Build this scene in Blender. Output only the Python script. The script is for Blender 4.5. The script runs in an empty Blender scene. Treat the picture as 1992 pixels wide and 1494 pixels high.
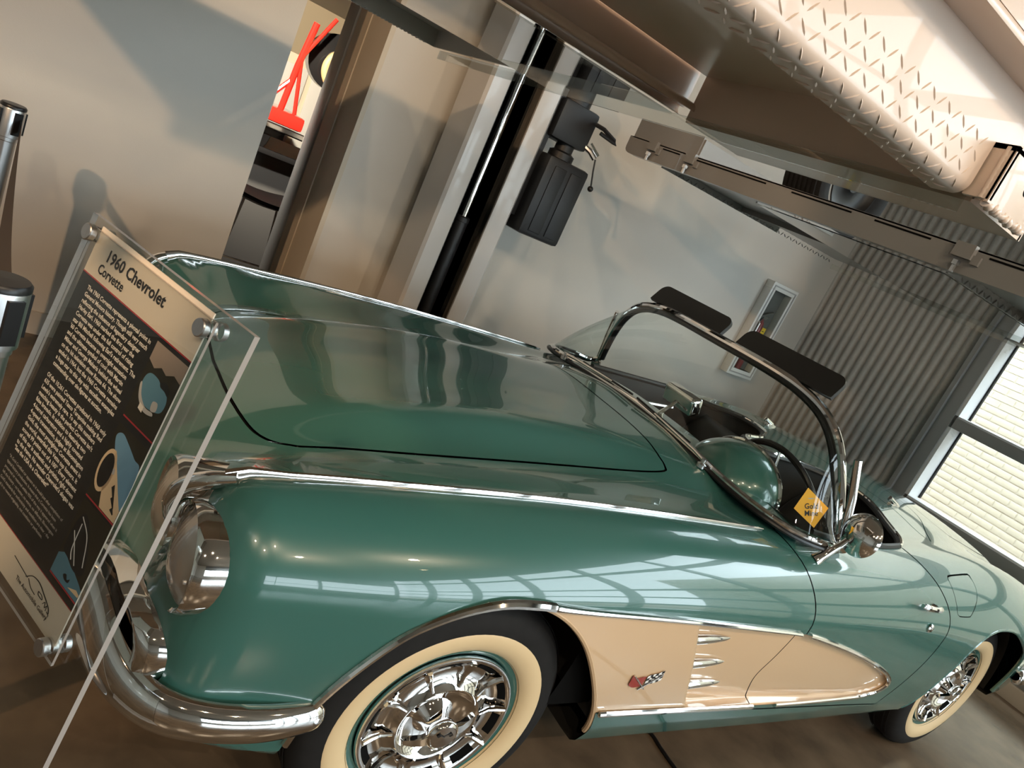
import bpy, bmesh, math, random
import numpy as np
from mathutils import Vector, Matrix
random.seed(7)
S = bpy.context.scene
COL = S.collection
# ------------------------------------------------------------------ camera
CAMPOS = (-0.968, -1.824, 1.494)
CR = np.array([[0.79155281,-0.45510181,0.40783145],[0.20553552,-0.43022534,-0.87901155],[0.57549917,0.77960792,-0.24700649]])
cam = bpy.data.cameras.new('camera'); camo = bpy.data.objects.new('camera', cam); COL.objects.link(camo)
cam.sensor_width = 36.0; cam.lens = 1395.65/1992*36.0; cam.clip_start = 0.02
M = Matrix.Identity(4)
for r in range(3):
    M[r][0] = CR[0][r]; M[r][1] = -CR[1][r]; M[r][2] = -CR[2][r]; M[r][3] = CAMPOS[r]
camo.matrix_world = M
S.camera = camo
# ------------------------------------------------------------------ view, world, light
S.view_settings.view_transform = 'Standard'; S.view_settings.look = 'None'
S.view_settings.gamma = 1.0; S.view_settings.use_curve_mapping = False
S.view_settings.exposure = 0.52
try:
    S.cycles.use_denoising = True
    S.cycles.max_bounces = 10; S.cycles.transparent_max_bounces = 16
    S.cycles.sample_clamp_indirect = 6.0
    S.cycles.caustics_reflective = False; S.cycles.caustics_refractive = False
except Exception: pass
W = bpy.data.worlds.new('sky'); S.world = W; W.use_nodes = True
bg = W.node_tree.nodes['Background']; bg.inputs[0].default_value = (0.80, 0.91, 1.0, 1); bg.inputs[1].default_value = 6.3

def lamp(kind, name, loc, target, energy, color, **kw):
    L = bpy.data.lights.new(name, kind); L.energy = energy; L.color = color
    for k, v in kw.items(): setattr(L, k, v)
    o = bpy.data.objects.new(name, L); COL.objects.link(o); o.location = loc
    d = Vector(target)-Vector(loc); o.rotation_euler = d.to_track_quat('-Z', 'Y').to_euler()
    return o
# warm track spots (the photograph's beige pools of light), cool daylight comes from the sky through the windows
KEY = lamp('SPOT', 'track_spot_key', (-3.6, -2.0, 3.0), (-.6, 1.8, 1.1), 235, (1.0, .64, .36), spot_size=1.06, spot_blend=.12, shadow_soft_size=.05)
lamp('SPOT', 'track_spot_ramp', (1.9, -4.6, 3.2), (0.1, -1.2, 1.85), 20, (1.0, .74, .42), spot_size=.35, spot_blend=.4, shadow_soft_size=.05)
for i, (x, y) in enumerate([(-2.6, -3.6), (-1.6, -4.6), (-.4, -3.9), (.6, -5.0), (1.7, -4.0)]):
    lamp('SPOT', 'track_spot', (x, y, 3.7), (x*.4, -.9, .3), 80, (1.0, .78, .54), spot_size=1.7, spot_blend=.6, shadow_soft_size=.04)
lamp('SPOT', 'far_room_fill', (-.4, 3.3, 2.28), (.45, 5.2, 1.3), 420, (1.0, .86, .66), spot_size=1.5, spot_blend=.4, shadow_soft_size=.06)  # added lamp with no visible source, brightens the things beyond the doorway
SUN = lamp('SUN', 'sun', (0, 0, 8), (.35, .6, 7.2), 1.5, (1.0, .93, .80), angle=.009)
def portal(name, loc, rot, sx, sy):
    L = bpy.data.lights.new(name, 'AREA'); L.shape = 'RECTANGLE'; L.size = sx; L.size_y = sy
    o = bpy.data.objects.new(name, L); COL.objects.link(o); o.location = loc; o.rotation_euler = rot
    try: L.cycles.is_portal = True
    except Exception: pass
portal('portal_right', (4.30, -5.3, 2.05), (0, math.pi/2, 0), 4.0, 11.5)
portal('portal_front', (1.3, -11.18, 1.76), (math.pi/2, 0, 0), 5.8, 1.9)
lamp('SPOT', 'far_room_fill', (-.6, 2.5, 2.25), (.35, 3.9, .35), 130, (1.0, .92, .80), spot_size=1.3, spot_blend=.5, shadow_soft_size=.06)  # second added lamp, unseen, brightens the area around the stool


# ------------------------------------------------------------------ materials
def mat(name, col, rough=0.5, metal=0.0, coat=0.0, spec=0.5, noise=0.0, nscale=8.0, bump=0.0, bscale=60.0, col2=None, emit=None, trans=0.0, ior=1.45, alpha=None, rvar=0.0, stretch=None):
    m = bpy.data.materials.new(name); m.use_nodes = True
    nt = m.node_tree; b = nt.nodes['Principled BSDF']
    c = (*col, 1)
    b.inputs['Base Color'].default_value = c; b.inputs['Roughness'].default_value = rough
    b.inputs['Metallic'].default_value = metal; b.inputs['Coat Weight'].default_value = coat
    b.inputs['Coat Roughness'].default_value = 0.02
    b.inputs['Specular IOR Level'].default_value = spec; b.inputs['IOR'].default_value = ior
    b.inputs['Transmission Weight'].default_value = trans
    if emit: b.inputs['Emission Color'].default_value = (*emit[:3], 1); b.inputs['Emission Strength'].default_value = emit[3]
    tc = None
    def coord():
        nonlocal tc
        if tc is None:
            t = nt.nodes.new('ShaderNodeTexCoord'); mp = nt.nodes.new('ShaderNodeMapping')
            nt.links.new(t.outputs['Object'], mp.inputs[0])
            if stretch: mp.inputs['Scale'].default_value = stretch
            tc = mp.outputs[0]
        return tc
    if noise > 0 or col2:
        n = nt.nodes.new('ShaderNodeTexNoise'); n.inputs['Scale'].default_value = nscale; n.inputs['Detail'].default_value = 6
        nt.links.new(coord(), n.inputs['Vector'])
        r = nt.nodes.new('ShaderNodeMapRange'); r.inputs[1].default_value = .3; r.inputs[2].default_value = .7
        nt.links.new(n.outputs['Fac'], r.inputs[0])
        mx = nt.nodes.new('ShaderNodeMix'); mx.data_type = 'RGBA'
        c2 = col2 if col2 else tuple(max(0, x*(1-noise)) for x in col)
        mx.inputs[6].default_value = c; mx.inputs[7].default_value = (*c2, 1)
        nt.links.new(r.outputs[0], mx.inputs[0]); nt.links.new(mx.outputs[2], b.inputs['Base Color'])
        if rvar:
            q = nt.nodes.new('ShaderNodeMapRange'); q.inputs[3].default_value = max(0, rough-rvar); q.inputs[4].default_value = rough+rvar
            nt.links.new(n.outputs['Fac'], q.inputs[0]); nt.links.new(q.outputs[0], b.inputs['Roughness'])
    if bump > 0:
        n2 = nt.nodes.new('ShaderNodeTexNoise'); n2.inputs['Scale'].default_value = bscale; n2.inputs['Detail'].default_value = 4
        nt.links.new(coord(), n2.inputs['Vector'])
        bp = nt.nodes.new('ShaderNodeBump'); bp.inputs['Strength'].default_value = bump; bp.inputs['Distance'].default_value = 0.01
        nt.links.new(n2.outputs['Fac'], bp.inputs['Height']); nt.links.new(bp.outputs[0], b.inputs['Normal'])
    return m

def glassmat(name, tint=(0.9, 0.97, 0.95), refl=0.09, rough=0.0):
    """thin clear sheet: straight-through transparency plus a fresnel mirror"""
    m = bpy.data.materials.new(name); m.use_nodes = True; nt = m.node_tree
    for n in list(nt.nodes): nt.nodes.remove(n)
    out = nt.nodes.new('ShaderNodeOutputMaterial'); tr = nt.nodes.new('ShaderNodeBsdfTransparent'); gl = nt.nodes.new('ShaderNodeBsdfGlossy')
    tr.inputs[0].default_value = (*tint, 1); gl.inputs['Roughness'].default_value = rough
    lw0 = nt.nodes.new('ShaderNodeLayerWeight'); lw0.inputs['Blend'].default_value = .5
    pw = nt.nodes.new('ShaderNodeMath'); pw.operation = 'POWER'; pw.inputs[1].default_value = 4.0; nt.links.new(lw0.outputs['Facing'], pw.inputs[0])
    lw = nt.nodes.new('ShaderNodeMath'); lw.operation = 'MULTIPLY_ADD'; lw.inputs[1].default_value = .75; lw.inputs[2].default_value = .045; nt.links.new(pw.outputs[0], lw.inputs[0])
    ml = nt.nodes.new('ShaderNodeMath'); ml.operation = 'MULTIPLY'; ml.inputs[1].default_value = refl/0.09; ml.use_clamp = True
    mx = nt.nodes.new('ShaderNodeMixShader')
    nt.links.new(lw.outputs[0], ml.inputs[0]); nt.links.new(ml.outputs[0], mx.inputs[0])
    nt.links.new(tr.outputs[0], mx.inputs[1]); nt.links.new(gl.outputs[0], mx.inputs[2]); nt.links.new(mx.outputs[0], out.inputs[0])
    return m

MT = {}
MT['paint'] = mat('turquoise_paint', (0.040, 0.132, 0.114), 0.25, 0.0, coat=1.0, spec=0.5)
MT['cream'] = mat('cream_paint', (0.66, 0.455, 0.275), 0.3, coat=1.0)
MT['chrome'] = mat('chrome', (0.86, 0.84, 0.82), 0.04, 1.0)
MT['chrome2'] = mat('brushed_steel', (0.72, 0.72, 0.72), 0.22, 1.0)
MT['alu'] = mat('brushed_aluminium', (0.62, 0.62, 0.63), 0.33, 1.0, noise=.1, nscale=200, stretch=(1, 1, .02))
MT['black'] = mat('black_trim', (0.010, 0.010, 0.011), 0.35)
MT['gap'] = mat('dark_gap', (0.004, 0.004, 0.004), 0.9, spec=0.1)
MT['rubber'] = mat('tyre_rubber', (0.013, 0.012, 0.0115), 0.75, spec=.3, noise=.3, nscale=30)
MT['white_wall'] = mat('whitewall_rubber', (0.70, 0.53, 0.31), 0.5)
MT['vinyl'] = mat('black_vinyl', (0.012, 0.013, 0.013), 0.42, bump=.05, bscale=400)
MT['under'] = mat('underbody', (0.02, 0.018, 0.016), 0.9)
MT['wglass'] = glassmat('windshield_glass', (0.90, 0.95, 0.93), 0.09)
MT['acrylic'] = glassmat('clear_acrylic', (0.93, 0.94, 0.93), 0.10)
MT['edge'] = mat('acrylic_edge', (0.75, 0.75, 0.74), 0.08, trans=0.75, ior=1.49)

# ------------------------------------------------------------------ mesh helpers
class MB:
    def __init__(s): s.v = []; s.f = []; s.mi = []
    def add(s, vs, fs, mi=0):
        b = len(s.v); s.v += [tuple(map(float, p)) for p in vs]
        s.f += [tuple(b+i for i in f) for f in fs]; s.mi += [mi]*len(fs)
        return s
    def box(s, a, b, mi=0, bev=0.0):
        (x0, y0, z0), (x1, y1, z1) = a, b
        x0, x1 = min(x0, x1), max(x0, x1); y0, y1 = min(y0, y1), max(y0, y1); z0, z1 = min(z0, z1), max(z0, z1)
        if bev <= 0:
            vs = [(x0, y0, z0), (x1, y0, z0), (x1, y1, z0), (x0, y1, z0), (x0, y0, z1), (x1, y0, z1), (x1, y1, z1), (x0, y1, z1)]
            return s.add(vs, [(3, 2, 1, 0), (4, 5, 6, 7), (0, 1, 5, 4), (1, 2, 6, 5), (2, 3, 7, 6), (3, 0, 4, 7)], mi)
        bm = bmesh.new(); bmesh.ops.create_cube(bm, size=1)
        for v in bm.verts: v.co = Vector(((x0+x1)/2+v.co.x*(x1-x0), (y0+y1)/2+v.co.y*(y1-y0), (z0+z1)/2+v.co.z*(z1-z0)))
        bmesh.ops.bevel(bm, geom=bm.edges[:], offset=bev, segments=2, profile=.6, affect='EDGES')
        s.bm(bm, mi); return s
    def bm(s, bm, mi=0, mtx=None):
        bm.verts.index_update()
        s.add([(mtx@v.co if mtx else v.co) for v in bm.verts], [[v.index for v in f.verts] for f in bm.faces], mi); bm.free(); return s
    def grid(s, P, mi=0, flip=False, closeu=False, closev=False):
        n, m = len(P), len(P[0]); vs = [p for r in P for p in r]; fs = []
        for i in range(n if closeu else n-1):
            for j in range(m if closev else m-1):
                a, b, c, d = i*m+j, ((i+1) % n)*m+j, ((i+1) % n)*m+(j+1) % m, i*m+(j+1) % m
                fs.append((a, d, c, b) if flip else (a, b, c, d))
        return s.add(vs, fs, mi)
    def tube(s, pts, r, n=10, cap=True, mi=0, closed=False, flat=1.0, up=(0, 0, 1)):
        """swept round/elliptic tube; r number or list; flat scales the section across 'up'"""
        P = [Vector(p) for p in pts]; N = len(P); R = r if hasattr(r, '__len__') else [r]*N
        rows = []; prev = None
        for i in range(N):
            t = (P[(i+1) % N]-P[i-1]) if closed else (P[min(i+1, N-1)]-P[max(i-1, 0)])
            if t.length < 1e-9: t = Vector((1, 0, 0))
            t.normalize(); u = Vector(up) if prev is None else prev
            a = u-t*u.dot(t)
            if a.length < 1e-4: a = t.orthogonal()
            a.normalize(); prev = a; b = t.cross(a)
            rows.append([P[i]+float(R[i])*(a*math.cos(k*2*math.pi/n)+b*flat*math.sin(k*2*math.pi/n)) for k in range(n)])
        s.grid(rows, mi, flip=True, closeu=closed, closev=True)
        if cap and not closed:
            b0 = len(s.v)-N*n
            s.f.append(tuple(b0+k for k in range(n))); s.f.append(tuple(b0+(N-1)*n+k for k in reversed(range(n)))); s.mi += [mi, mi]
        return s
    def lathe(s, prof, c=(0, 0, 0), axis=(0, 0, 1), n=32, mi=0, a0=0, a1=2*math.pi):
        """profile of (radius, height) along axis"""
        ax = Vector(axis).normalized(); u = ax.orthogonal().normalized(); v = ax.cross(u); c = Vector(c)
        full = abs(a1-a0-2*math.pi) < 1e-6; m = n if full else n+1
        rows = [[c+ax*h+r*(u*math.cos(a0+(a1-a0)*k/n)+v*math.sin(a0+(a1-a0)*k/n)) for k in range(m)] for r, h in prof]
        return s.grid(rows, mi, flip=True, closev=full)
    def prism(s, poly, a, b, mi=0, axes=None):
        """2-D polygon extruded; axes = function (u,v,t)->xyz, t in a..b"""
        n = len(poly); vs = [axes(u, v, a) for u, v in poly]+[axes(u, v, b) for u, v in poly]
        fs = [tuple(range(n-1, -1, -1)), tuple(range(n, 2*n))]+[(i, (i+1) % n, n+(i+1) % n, n+i) for i in range(n)]
        return s.add(vs, fs, mi)
    def sphere(s, c, r, n=16, mi=0, sc=(1, 1, 1)):
        rows = []
        for i in range(n//2+1):
            t = math.pi*i/(n//2)
            rows.append([(c[0]+r*sc[0]*math.sin(t)*math.cos(p*2*math.pi/n), c[1]+r*sc[1]*math.sin(t)*math.sin(p*2*math.pi/n), c[2]+r*sc[2]*math.cos(t)) for p in range(n)])
        return s.grid(rows, mi, closev=True)
    def mesh(s, name, smooth=30):
        me = bpy.data.meshes.new(name); me.from_pydata(s.v, [], s.f); me.validate(clean_customdata=False)
        bm = bmesh.new(); bm.from_mesh(me)
        if len(s.v) < 60000:
            bmesh.ops.remove_doubles(bm, verts=bm.verts[:], dist=1e-6)
            bmesh.ops.recalc_face_normals(bm, faces=bm.faces[:])
        if smooth:
            an = math.radians(smooth)
            for f in bm.faces: f.smooth = True
            for e in bm.edges:
                if len(e.link_faces) == 2 and e.calc_face_angle(0) > an: e.smooth = False
        bm.to_mesh(me); bm.free(); return me
    def build(s, name, m=None, parent=None, smooth=30, loc=None, rot=None):
        if len(set(s.mi)) > 1: me = s.mesh_multi(name, smooth)
        else: me = s.mesh(name, smooth)
        for mm in (m if isinstance(m, (list, tuple)) else [m]):
            if mm is not None: me.materials.append(MT[mm] if isinstance(mm, str) else mm)
        o = bpy.data.objects.new(name, me); COL.objects.link(o)
        if parent is not None: o.parent = parent
        if loc: o.location = loc
        if rot: o.rotation_euler = rot
        return o
    def mesh_multi(s, name, smooth):
        me = bpy.data.meshes.new(name); me.from_pydata(s.v, [], s.f)
        me.polygons.foreach_set('material_index', s.mi)
        bm = bmesh.new(); bm.from_mesh(me); bmesh.ops.remove_doubles(bm, verts=bm.verts[:], dist=1e-6)
        bmesh.ops.recalc_face_normals(bm, faces=bm.faces[:])
        an = math.radians(smooth or 0)
        for f in bm.faces: f.smooth = bool(smooth)
        for e in bm.edges:
            if len(e.link_faces) == 2 and e.calc_face_angle(0) > an: e.smooth = False
        bm.to_mesh(me); bm.free(); return me

def empty(name, loc=(0, 0, 0), rotz=0.0):
    o = bpy.data.objects.new(name, None); COL.objects.link(o); o.location = loc; o.rotation_euler = (0, 0, rotz); o.empty_display_size = .1
    return o
def tag(o, label=None, cat=None, group=None, kind=None):
    if label: o['label'] = label
    if cat: o['category'] = cat
    if group: o['group'] = group
    if kind: o['kind'] = kind
    return o
def part_label(o, label): o['label'] = label; return o
def struct(o): o['kind'] = 'structure'; return o
def dup(o, parent=None):
    c = o.copy(); COL.objects.link(c); c.parent = parent
    if parent is not None: c.matrix_parent_inverse = o.matrix_parent_inverse
    for ch in list(o.children): dup(ch, c)
    return c
def cr(pts, n=8, closed=False):
    """Catmull-Rom through points"""
    P = [np.array(p, float) for p in pts]; N = len(P); out = []
    for i in range(N if closed else N-1):
        p1, p2 = P[i], P[(i+1) % N]
        p0 = P[i-1] if (closed or i > 0) else 2*p1-p2
        p3 = P[(i+2) % N] if (closed or i+2 < N) else 2*p2-p1
        for k in range(n):
            t = k/n
            out.append(.5*((2*p1)+(-p0+p2)*t+(2*p0-5*p1+4*p2-p3)*t*t+(-p0+3*p1-3*p2+p3)*t**3))
    if not closed: out.append(P[-1])
    return [tuple(p) for p in out]
def pch(xs, ys):
    """monotone cubic interpolant (vectorised)"""
    xs = np.array(xs, float); ys = np.array(ys, float); h = np.diff(xs); d = np.diff(ys)/h
    m = np.zeros_like(ys); m[0] = d[0]; m[-1] = d[-1]
    for i in range(1, len(xs)-1):
        if d[i-1]*d[i] > 0:
            w1 = 2*h[i]+h[i-1]; w2 = h[i]+2*h[i-1]; m[i] = (w1+w2)/(w1/d[i-1]+w2/d[i])
    def f(x):
        x = np.asarray(x, float); i = np.clip(np.searchsorted(xs, x)-1, 0, len(xs)-2)
        xc = np.clip(x, xs[0], xs[-1]); t = (xc-xs[i])/h[i]
        return ((2*t**3-3*t**2+1)*ys[i]+(t**3-2*t**2+t)*h[i]*m[i]+(-2*t**3+3*t**2)*ys[i+1]+(t**3-t**2)*h[i]*m[i+1])
    return f
def ncs(xs, ys):
    n = len(xs); h = np.diff(xs); A = np.eye(n); r = np.zeros(n)
    for i in range(1, n-1):
        A[i, i-1:i+2] = h[i-1], 2*(h[i-1]+h[i]), h[i]; r[i] = 6*((ys[i+1]-ys[i])/h[i]-(ys[i]-ys[i-1])/h[i-1])
    m = np.linalg.solve(A, r)
    def f(x):
        i = np.clip(np.searchsorted(xs, x)-1, 0, n-2); a = xs[i+1]-x; b = x-xs[i]
        return (m[i]*a**3+m[i+1]*b**3)/(6*h[i])+(ys[i]/h[i]-m[i]*h[i]/6)*a+(ys[i+1]/h[i]-m[i+1]*h[i]/6)*b
    return f
def gsm(xs, ys, s=0.09):
    """smooth (C-infinity) interpolant: gaussian-smoothed piecewise table on a fine grid"""
    xs = np.array(xs, float); ys = np.array(ys, float); p = ncs(xs, ys)
    g = np.linspace(xs[0]-.6, xs[-1]+.6, 900)
    m0 = (ys[1]-ys[0])/(xs[1]-xs[0]); m1 = (ys[-1]-ys[-2])/(xs[-1]-xs[-2])
    y = np.where(g < xs[0], ys[0]+m0*(g-xs[0]), np.where(g > xs[-1], ys[-1]+m1*(g-xs[-1]), p(g)))
    dx = g[1]-g[0]; k = np.exp(-.5*(np.arange(-int(4*s/dx), int(4*s/dx)+1)*dx/s)**2); k /= k.sum()
    pad = len(k)//2; yy = np.convolve(np.r_[2*y[0]-y[pad:0:-1], y, 2*y[-1]-y[-2:-pad-2:-1]], k, 'valid')
    return lambda x: np.interp(x, g, yy)

# ================================================================== ROOM
MT['wall'] = mat('painted_wall', (0.60, 0.565, 0.51), 0.75, bump=.04, bscale=220, noise=.04, nscale=3)
MT['floorm'] = mat('stained_concrete', (0.165, 0.120, 0.080), 0.17, noise=.45, nscale=5, rvar=.08, bump=.03, bscale=90)
MT['corr'] = mat('corrugated_zinc', (0.46, 0.455, 0.44), 0.45, 0.15, noise=.12, nscale=60)
MT['winframe'] = mat('anodised_frame', (0.32, 0.33, 0.33), 0.42, 0.35)
MT['gasket'] = mat('gasket', (0.015, 0.015, 0.015), 0.6)
MT['tanframe'] = mat('tan_frame', (0.56, 0.49, 0.39), 0.6)
MT['grayframe'] = mat('grey_door_frame', (0.36, 0.36, 0.35), 0.5)
MT['ceil'] = mat('dark_ceiling', (0.34, 0.31, 0.28), 0.8)
MT['base'] = mat('baseboard_vinyl', (0.50, 0.46, 0.40), 0.5)
MT['brick'] = mat('cream_brick', (0.66, 0.60, 0.48), 0.85, noise=.06, nscale=25)
MT['mortar'] = mat('mortar', (0.63, 0.58, 0.48), 0.9)
MT['gravel'] = mat('gravel', (0.40, 0.34, 0.28), 0.9, col2=(.16, .13, .10), nscale=45, bump=.8, bscale=40)
MT['pane'] = glassmat('window_pane', (.97, .99, .98), .07)
YB = 1.82; XR = 4.2
def sbox(name, a, b, m, parent=None, bev=0.0):
    o = MB().box(a, b, bev=bev).build(name, m, parent); struct(o) if parent is None else None; return o
fl = sbox('floor', (-6.2, -11.2, -.12), (6.0, 9.0, 0), 'floorm')
o = sbox('ceiling', (-6.2, -11.2, 4.2), (4.4, 9.0, 4.4), 'ceil')
wl = sbox('wall_back', (-6.2, YB, 0), (-.2, YB+.16, 4.2), 'wall')
wr = sbox('wall_back_right', (.215, YB, 0), (XR+.2, 2.62, 4.2), 'wall')
sbox('baseboard_back', (-6.2, YB-.012, 0), (-.2, YB, .108), 'base')
sbox('baseboard_back_right', (.215, YB-.012, 0), (XR-.06, YB, .108), 'base')
sbox('wall_left', (-6.4, -11.2, 0), (-6.2, YB+.16, 4.2), 'wall')
# doorway trim on the right jamb: two tan steps, black gasket, grey storefront frame
d2 = empty('door_1', (.19, 2.2, 0)); struct(d2)
MB().box((0, -.38, 0), (.025, -.045, 4.2)).build('jamb_liner', 'tanframe', d2)
MB().box((-.006, -.044, 0), (.025, .165, 4.2)).build('jamb_stop', 'tanframe', d2)
MB().box((.008, .166, 0), (.025, .215, 4.2)).build('gasket', 'gasket', d2)
MB().box((-.004, .216, 0), (.025, .415, 4.2), bev=.004).build('door_frame', 'grayframe', d2)
# side wall: corrugated sheet, each rib a real fold
rows = []; n = 0; Y0 = YB; Y1 = .585; pitch = .0685
ys = np.arange(0, Y0-Y1+.001, pitch/8)
for y in ys:
    a = (y/pitch % 1.0); h = .5+.5*math.cos(2*math.pi*a); h = h**.7
    rows.append([(XR-.030+.026*(1-h), Y0-y, 0), (XR-.030+.026*(1-h), Y0-y, 4.2)])
co = MB().grid(rows).build('wall_right', 'corr', smooth=60); struct(co)
sbox('wall_right_core', (XR, .585, 0), (XR+.2, YB+.2, 4.2), 'wall')
# corner post and storefront windows on the right wall
sbox('trim_1', (XR-.055, .565, 0), (XR+.02, .600, 4.2), 'winframe', bev=.008)
def storefront(name, ax, fixed, u0, u1, zs, mull, thick=.11, face=.055):
    """frame grid; ax='x' wall at x=fixed running along y, ax='y' wall at y=fixed running along x"""
    root = empty(name, (fixed, u0, 0) if ax == 'x' else (u0, fixed, 0)); struct(root)
    def B(pn, a0, a1, z0, z1, d0, d1, m, bev=.004):
        if ax == 'x': p, q = (fixed+d0, a0, z0), (fixed+d1, a1, z1)
        else: p, q = (a0, fixed+d0, z0), (a1, fixed+d1, z1)
        L = root.location; p = tuple(p[i]-L[i] for i in range(3)); q = tuple(q[i]-L[i] for i in range(3))
        return MB().box(p, q, bev=bev).build(pn, m, root)
    return B
Bx = storefront('window_1', 'x', XR, .565, -11.0, None, None)
Bx('sill_ledge', .565, -11.0, 0, .10, -.06, .12, 'tanframe')
MT['bead'] = mat('daylit_frame_white', (.74, .76, .77), .5)  # white stands for daylight on the lit faces of the grey frame
Bx('side_frame', .565, .475, .10, 4.2, -.03, .10, 'winframe')
for z0, z1 in ((.16, .60), (.717, 1.25), (1.337, 1.905), (1.992, 3.3)): Bx('lit_jamb_reveal', .475, .452, z0, z1, -.022, .118, 'bead', 0.0)  # jamb face coloured white as if lit from outdoors
vm = [(.545, .455)]+[(y, y-.06) for y in (-1.25, -2.9, -4.55, -6.2, -7.85, -9.5)]
for z0, z1 in ((.10, .16), (.60, .705), (1.25, 1.325), (1.905, 1.98), (3.3, 3.38), (4.0, 4.2)):
    Bx('rail', .455, -11.0, z0, z1, -.03, .14, 'winframe')
for z in (.705, 1.325, 1.98):
    Bx('lit_rail_top', .455, -11.0, z, z+.012, -.02, .10, 'bead', 0.0)  # thin strips, daylight on the rail tops painted as white
for y0, y1 in vm[1:]: Bx('mullion', y0, y1, .16, 4.0, -.025, .14, 'winframe')
for y0, y1 in ((.455, -1.25), (-1.31, -2.9), (-2.96, -4.55), (-4.61, -6.2), (-6.26, -7.85), (-7.91, -9.5), (-9.56, -11.0)):
    for z0, z1 in ((.16, .60), (.717, 1.25), (1.337, 1.905), (1.992, 3.3), (3.38, 4.0)):
        Bx('pane', y0, y1, z0, z1, .128, .134, 'pane', 0.0)
for z0, z1 in ((.16, .60), (.717, 1.25), (1.337, 1.905), (1.992, 3.3)): Bx('gasket', .455, .440, z0, z1, .119, .14, 'gasket', 0.0)
WX0 = -1.6
sbox('wall_front', (-6.2, -11.2, 0), (WX0, -11.0, 4.2), 'wall')
By = storefront('window_2', 'y', -11.1, WX0, 4.2, None, None)
By('sill_ledge', WX0, 4.2, 0, .75, -.1, .1, 'wall')
for z0, z1 in ((.75, .82), (1.5, 1.56), (2.7, 4.2)): By('rail', WX0, 4.2, z0, z1, -.05, .05, 'winframe')
for i in range(4):
    x = WX0+i*1.906; By('mullion', x, x+.08, .82, 2.7, -.05, .05, 'winframe')
for i in range(3):
    for z0, z1 in ((.82, 1.5), (1.56, 2.7)): By('pane', WX0+.08+i*1.906, WX0+1.906+i*1.906, z0, z1, -.003, .003, 'pane', 0.0)
# outside: gravel bed and cream brick wall seen through the right windows
sbox('ground_outside', (6.0, -30, -.2), (40, 20, -.05), 'gravel'); sbox('ground_front', (-30, -40, -.2), (6.0, -11.2, -.05), 'gravel')
sbox('gravel_bed', (4.35, -11.2, -.12), (6.0, 3.0, -.01), 'gravel')
bw = MB().box((7.04, -6.0, -.1), (7.3, 4.0, 4.0)).build('wall_outside', 'mortar'); struct(bw)
bmesh_brick = MB().box((-.055, -.105, -.030), (0, .105, .030), bev=.003).mesh('brick', 30); bmesh_brick.materials.append(MT['brick'])
nb = 0; stuff_b = MB()
for r in range(52):
    for c in range(40):
        y = 3.0-c*.222-(.111 if r % 2 else 0); z = .0+r*.0725
        near = -1.6 < y < 2.2 and .05 < z < 2.4 and nb < 300 and -1.3 < y
        if near:
            o = bpy.data.objects.new('brick', bmesh_brick); COL.objects.link(o); o.parent = bw
            o.location = (7.091+random.uniform(-.0015, .0015), y, z); nb += 1
        else:
            stuff_b.box((7.036, y-.105, z-.03), (7.085, y+.105, z+.03))
tag(stuff_b.build('brick_course', 'brick', bw, smooth=0), kind='stuff')
# room beyond the doorway
sbox('wall_beyond_back', (-4, 7.2, 0), (4.4, 7.4, 4.2), mat('far_wall', (.55, .46, .32), .7))
sbox('wall_beyond_left', (-4.2, YB+.16, 0), (-4, 7.4, 4.2), 'ceil')
sbox('wall_beyond_right', (4.2, 2.62, 0), (4.4, 7.4, 4.2), 'ceil')

# ================================================================== CAR: body surface as an implicit shape, meshed by rays and cut into panels
CREST = gsm([-.75,-.617,-.36,-.12,.16,.53,.94,1.3,1.7,2,2.3,2.6,3.07,3.4,3.7], [.815,.840,.858,.872,.883,.889,.888,.886,.893,.90,.905,.888,.815,.73,.62], .12)
D4 = gsm([-.75,-.45,-.07,.34,.74,1.1,1.6,2.2,2.6,3.1,3.7], [.09,.062,.046,.024,.0,-.016,-.012,-.006,.005,.02,.03], .16)
D5 = gsm([-.75,-.45,-.07,.34,.74,1.1,1.6,2.2,2.6,3.1,3.7], [.035,.026,.018,.008,.000,-.006,-.004,.002,.006,.01,.012], .16)
wk_z = [
 gsm([-.75,-.62,-.5,-.36,-.22,-.06,.21,.68,.85,1.0,1.3,2.0,2.26,2.5,2.9,3.25,3.6,3.8], [.66,.735,.790,.831,.862,.889,.919,.941,.952,.957,.94,.935,.945,.938,.89,.835,.745,.68]),
 gsm([-.75,-.62,-.5,-.36,-.22,-.06,.21,.68,.85,1.0,1.3,2.0,2.26,2.5,2.9,3.25,3.6,3.8], [.657,.731,.785,.829,.860,.887,.918,.939,.949,.953,.937,.934,.943,.934,.885,.828,.737,.67]),
 gsm([-.75,-.62,-.5,-.36,-.22,-.06,.21,.68,.85,1.0,1.3,2.0,2.26,2.5,2.9,3.25,3.6,3.8], [.65,.724,.776,.823,.854,.881,.911,.928,.937,.942,.93,.930,.938,.925,.875,.815,.72,.65]),
 gsm([-.75,-.62,-.443,-.25,-.07,.34,.74,.9,1.0,1.3,2.0,2.26,2.5,2.9,3.25,3.6,3.8], [.65,.722,.783,.806,.824,.868,.906,.925,.928,.914,.923,.928,.91,.855,.79,.70,.63]),
 lambda x: CREST(x)-D4(x), lambda x: CREST(x)-D5(x), lambda x: CREST(x)]
wcx = gsm([-.75,-.62,0,.94,1.5,2,2.6,3.3,3.7], [.70,.70,.685,.685,.69,.70,.70,.64,.55])
smaxx = gsm([-.75,-.62,-.45,-.2,.3,.9,1.2,1.8,2.3,2.6,3.0,3.4,3.7], [.825,.84,.858,.872,.876,.88,.885,.895,.912,.918,.90,.82,.70])
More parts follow.
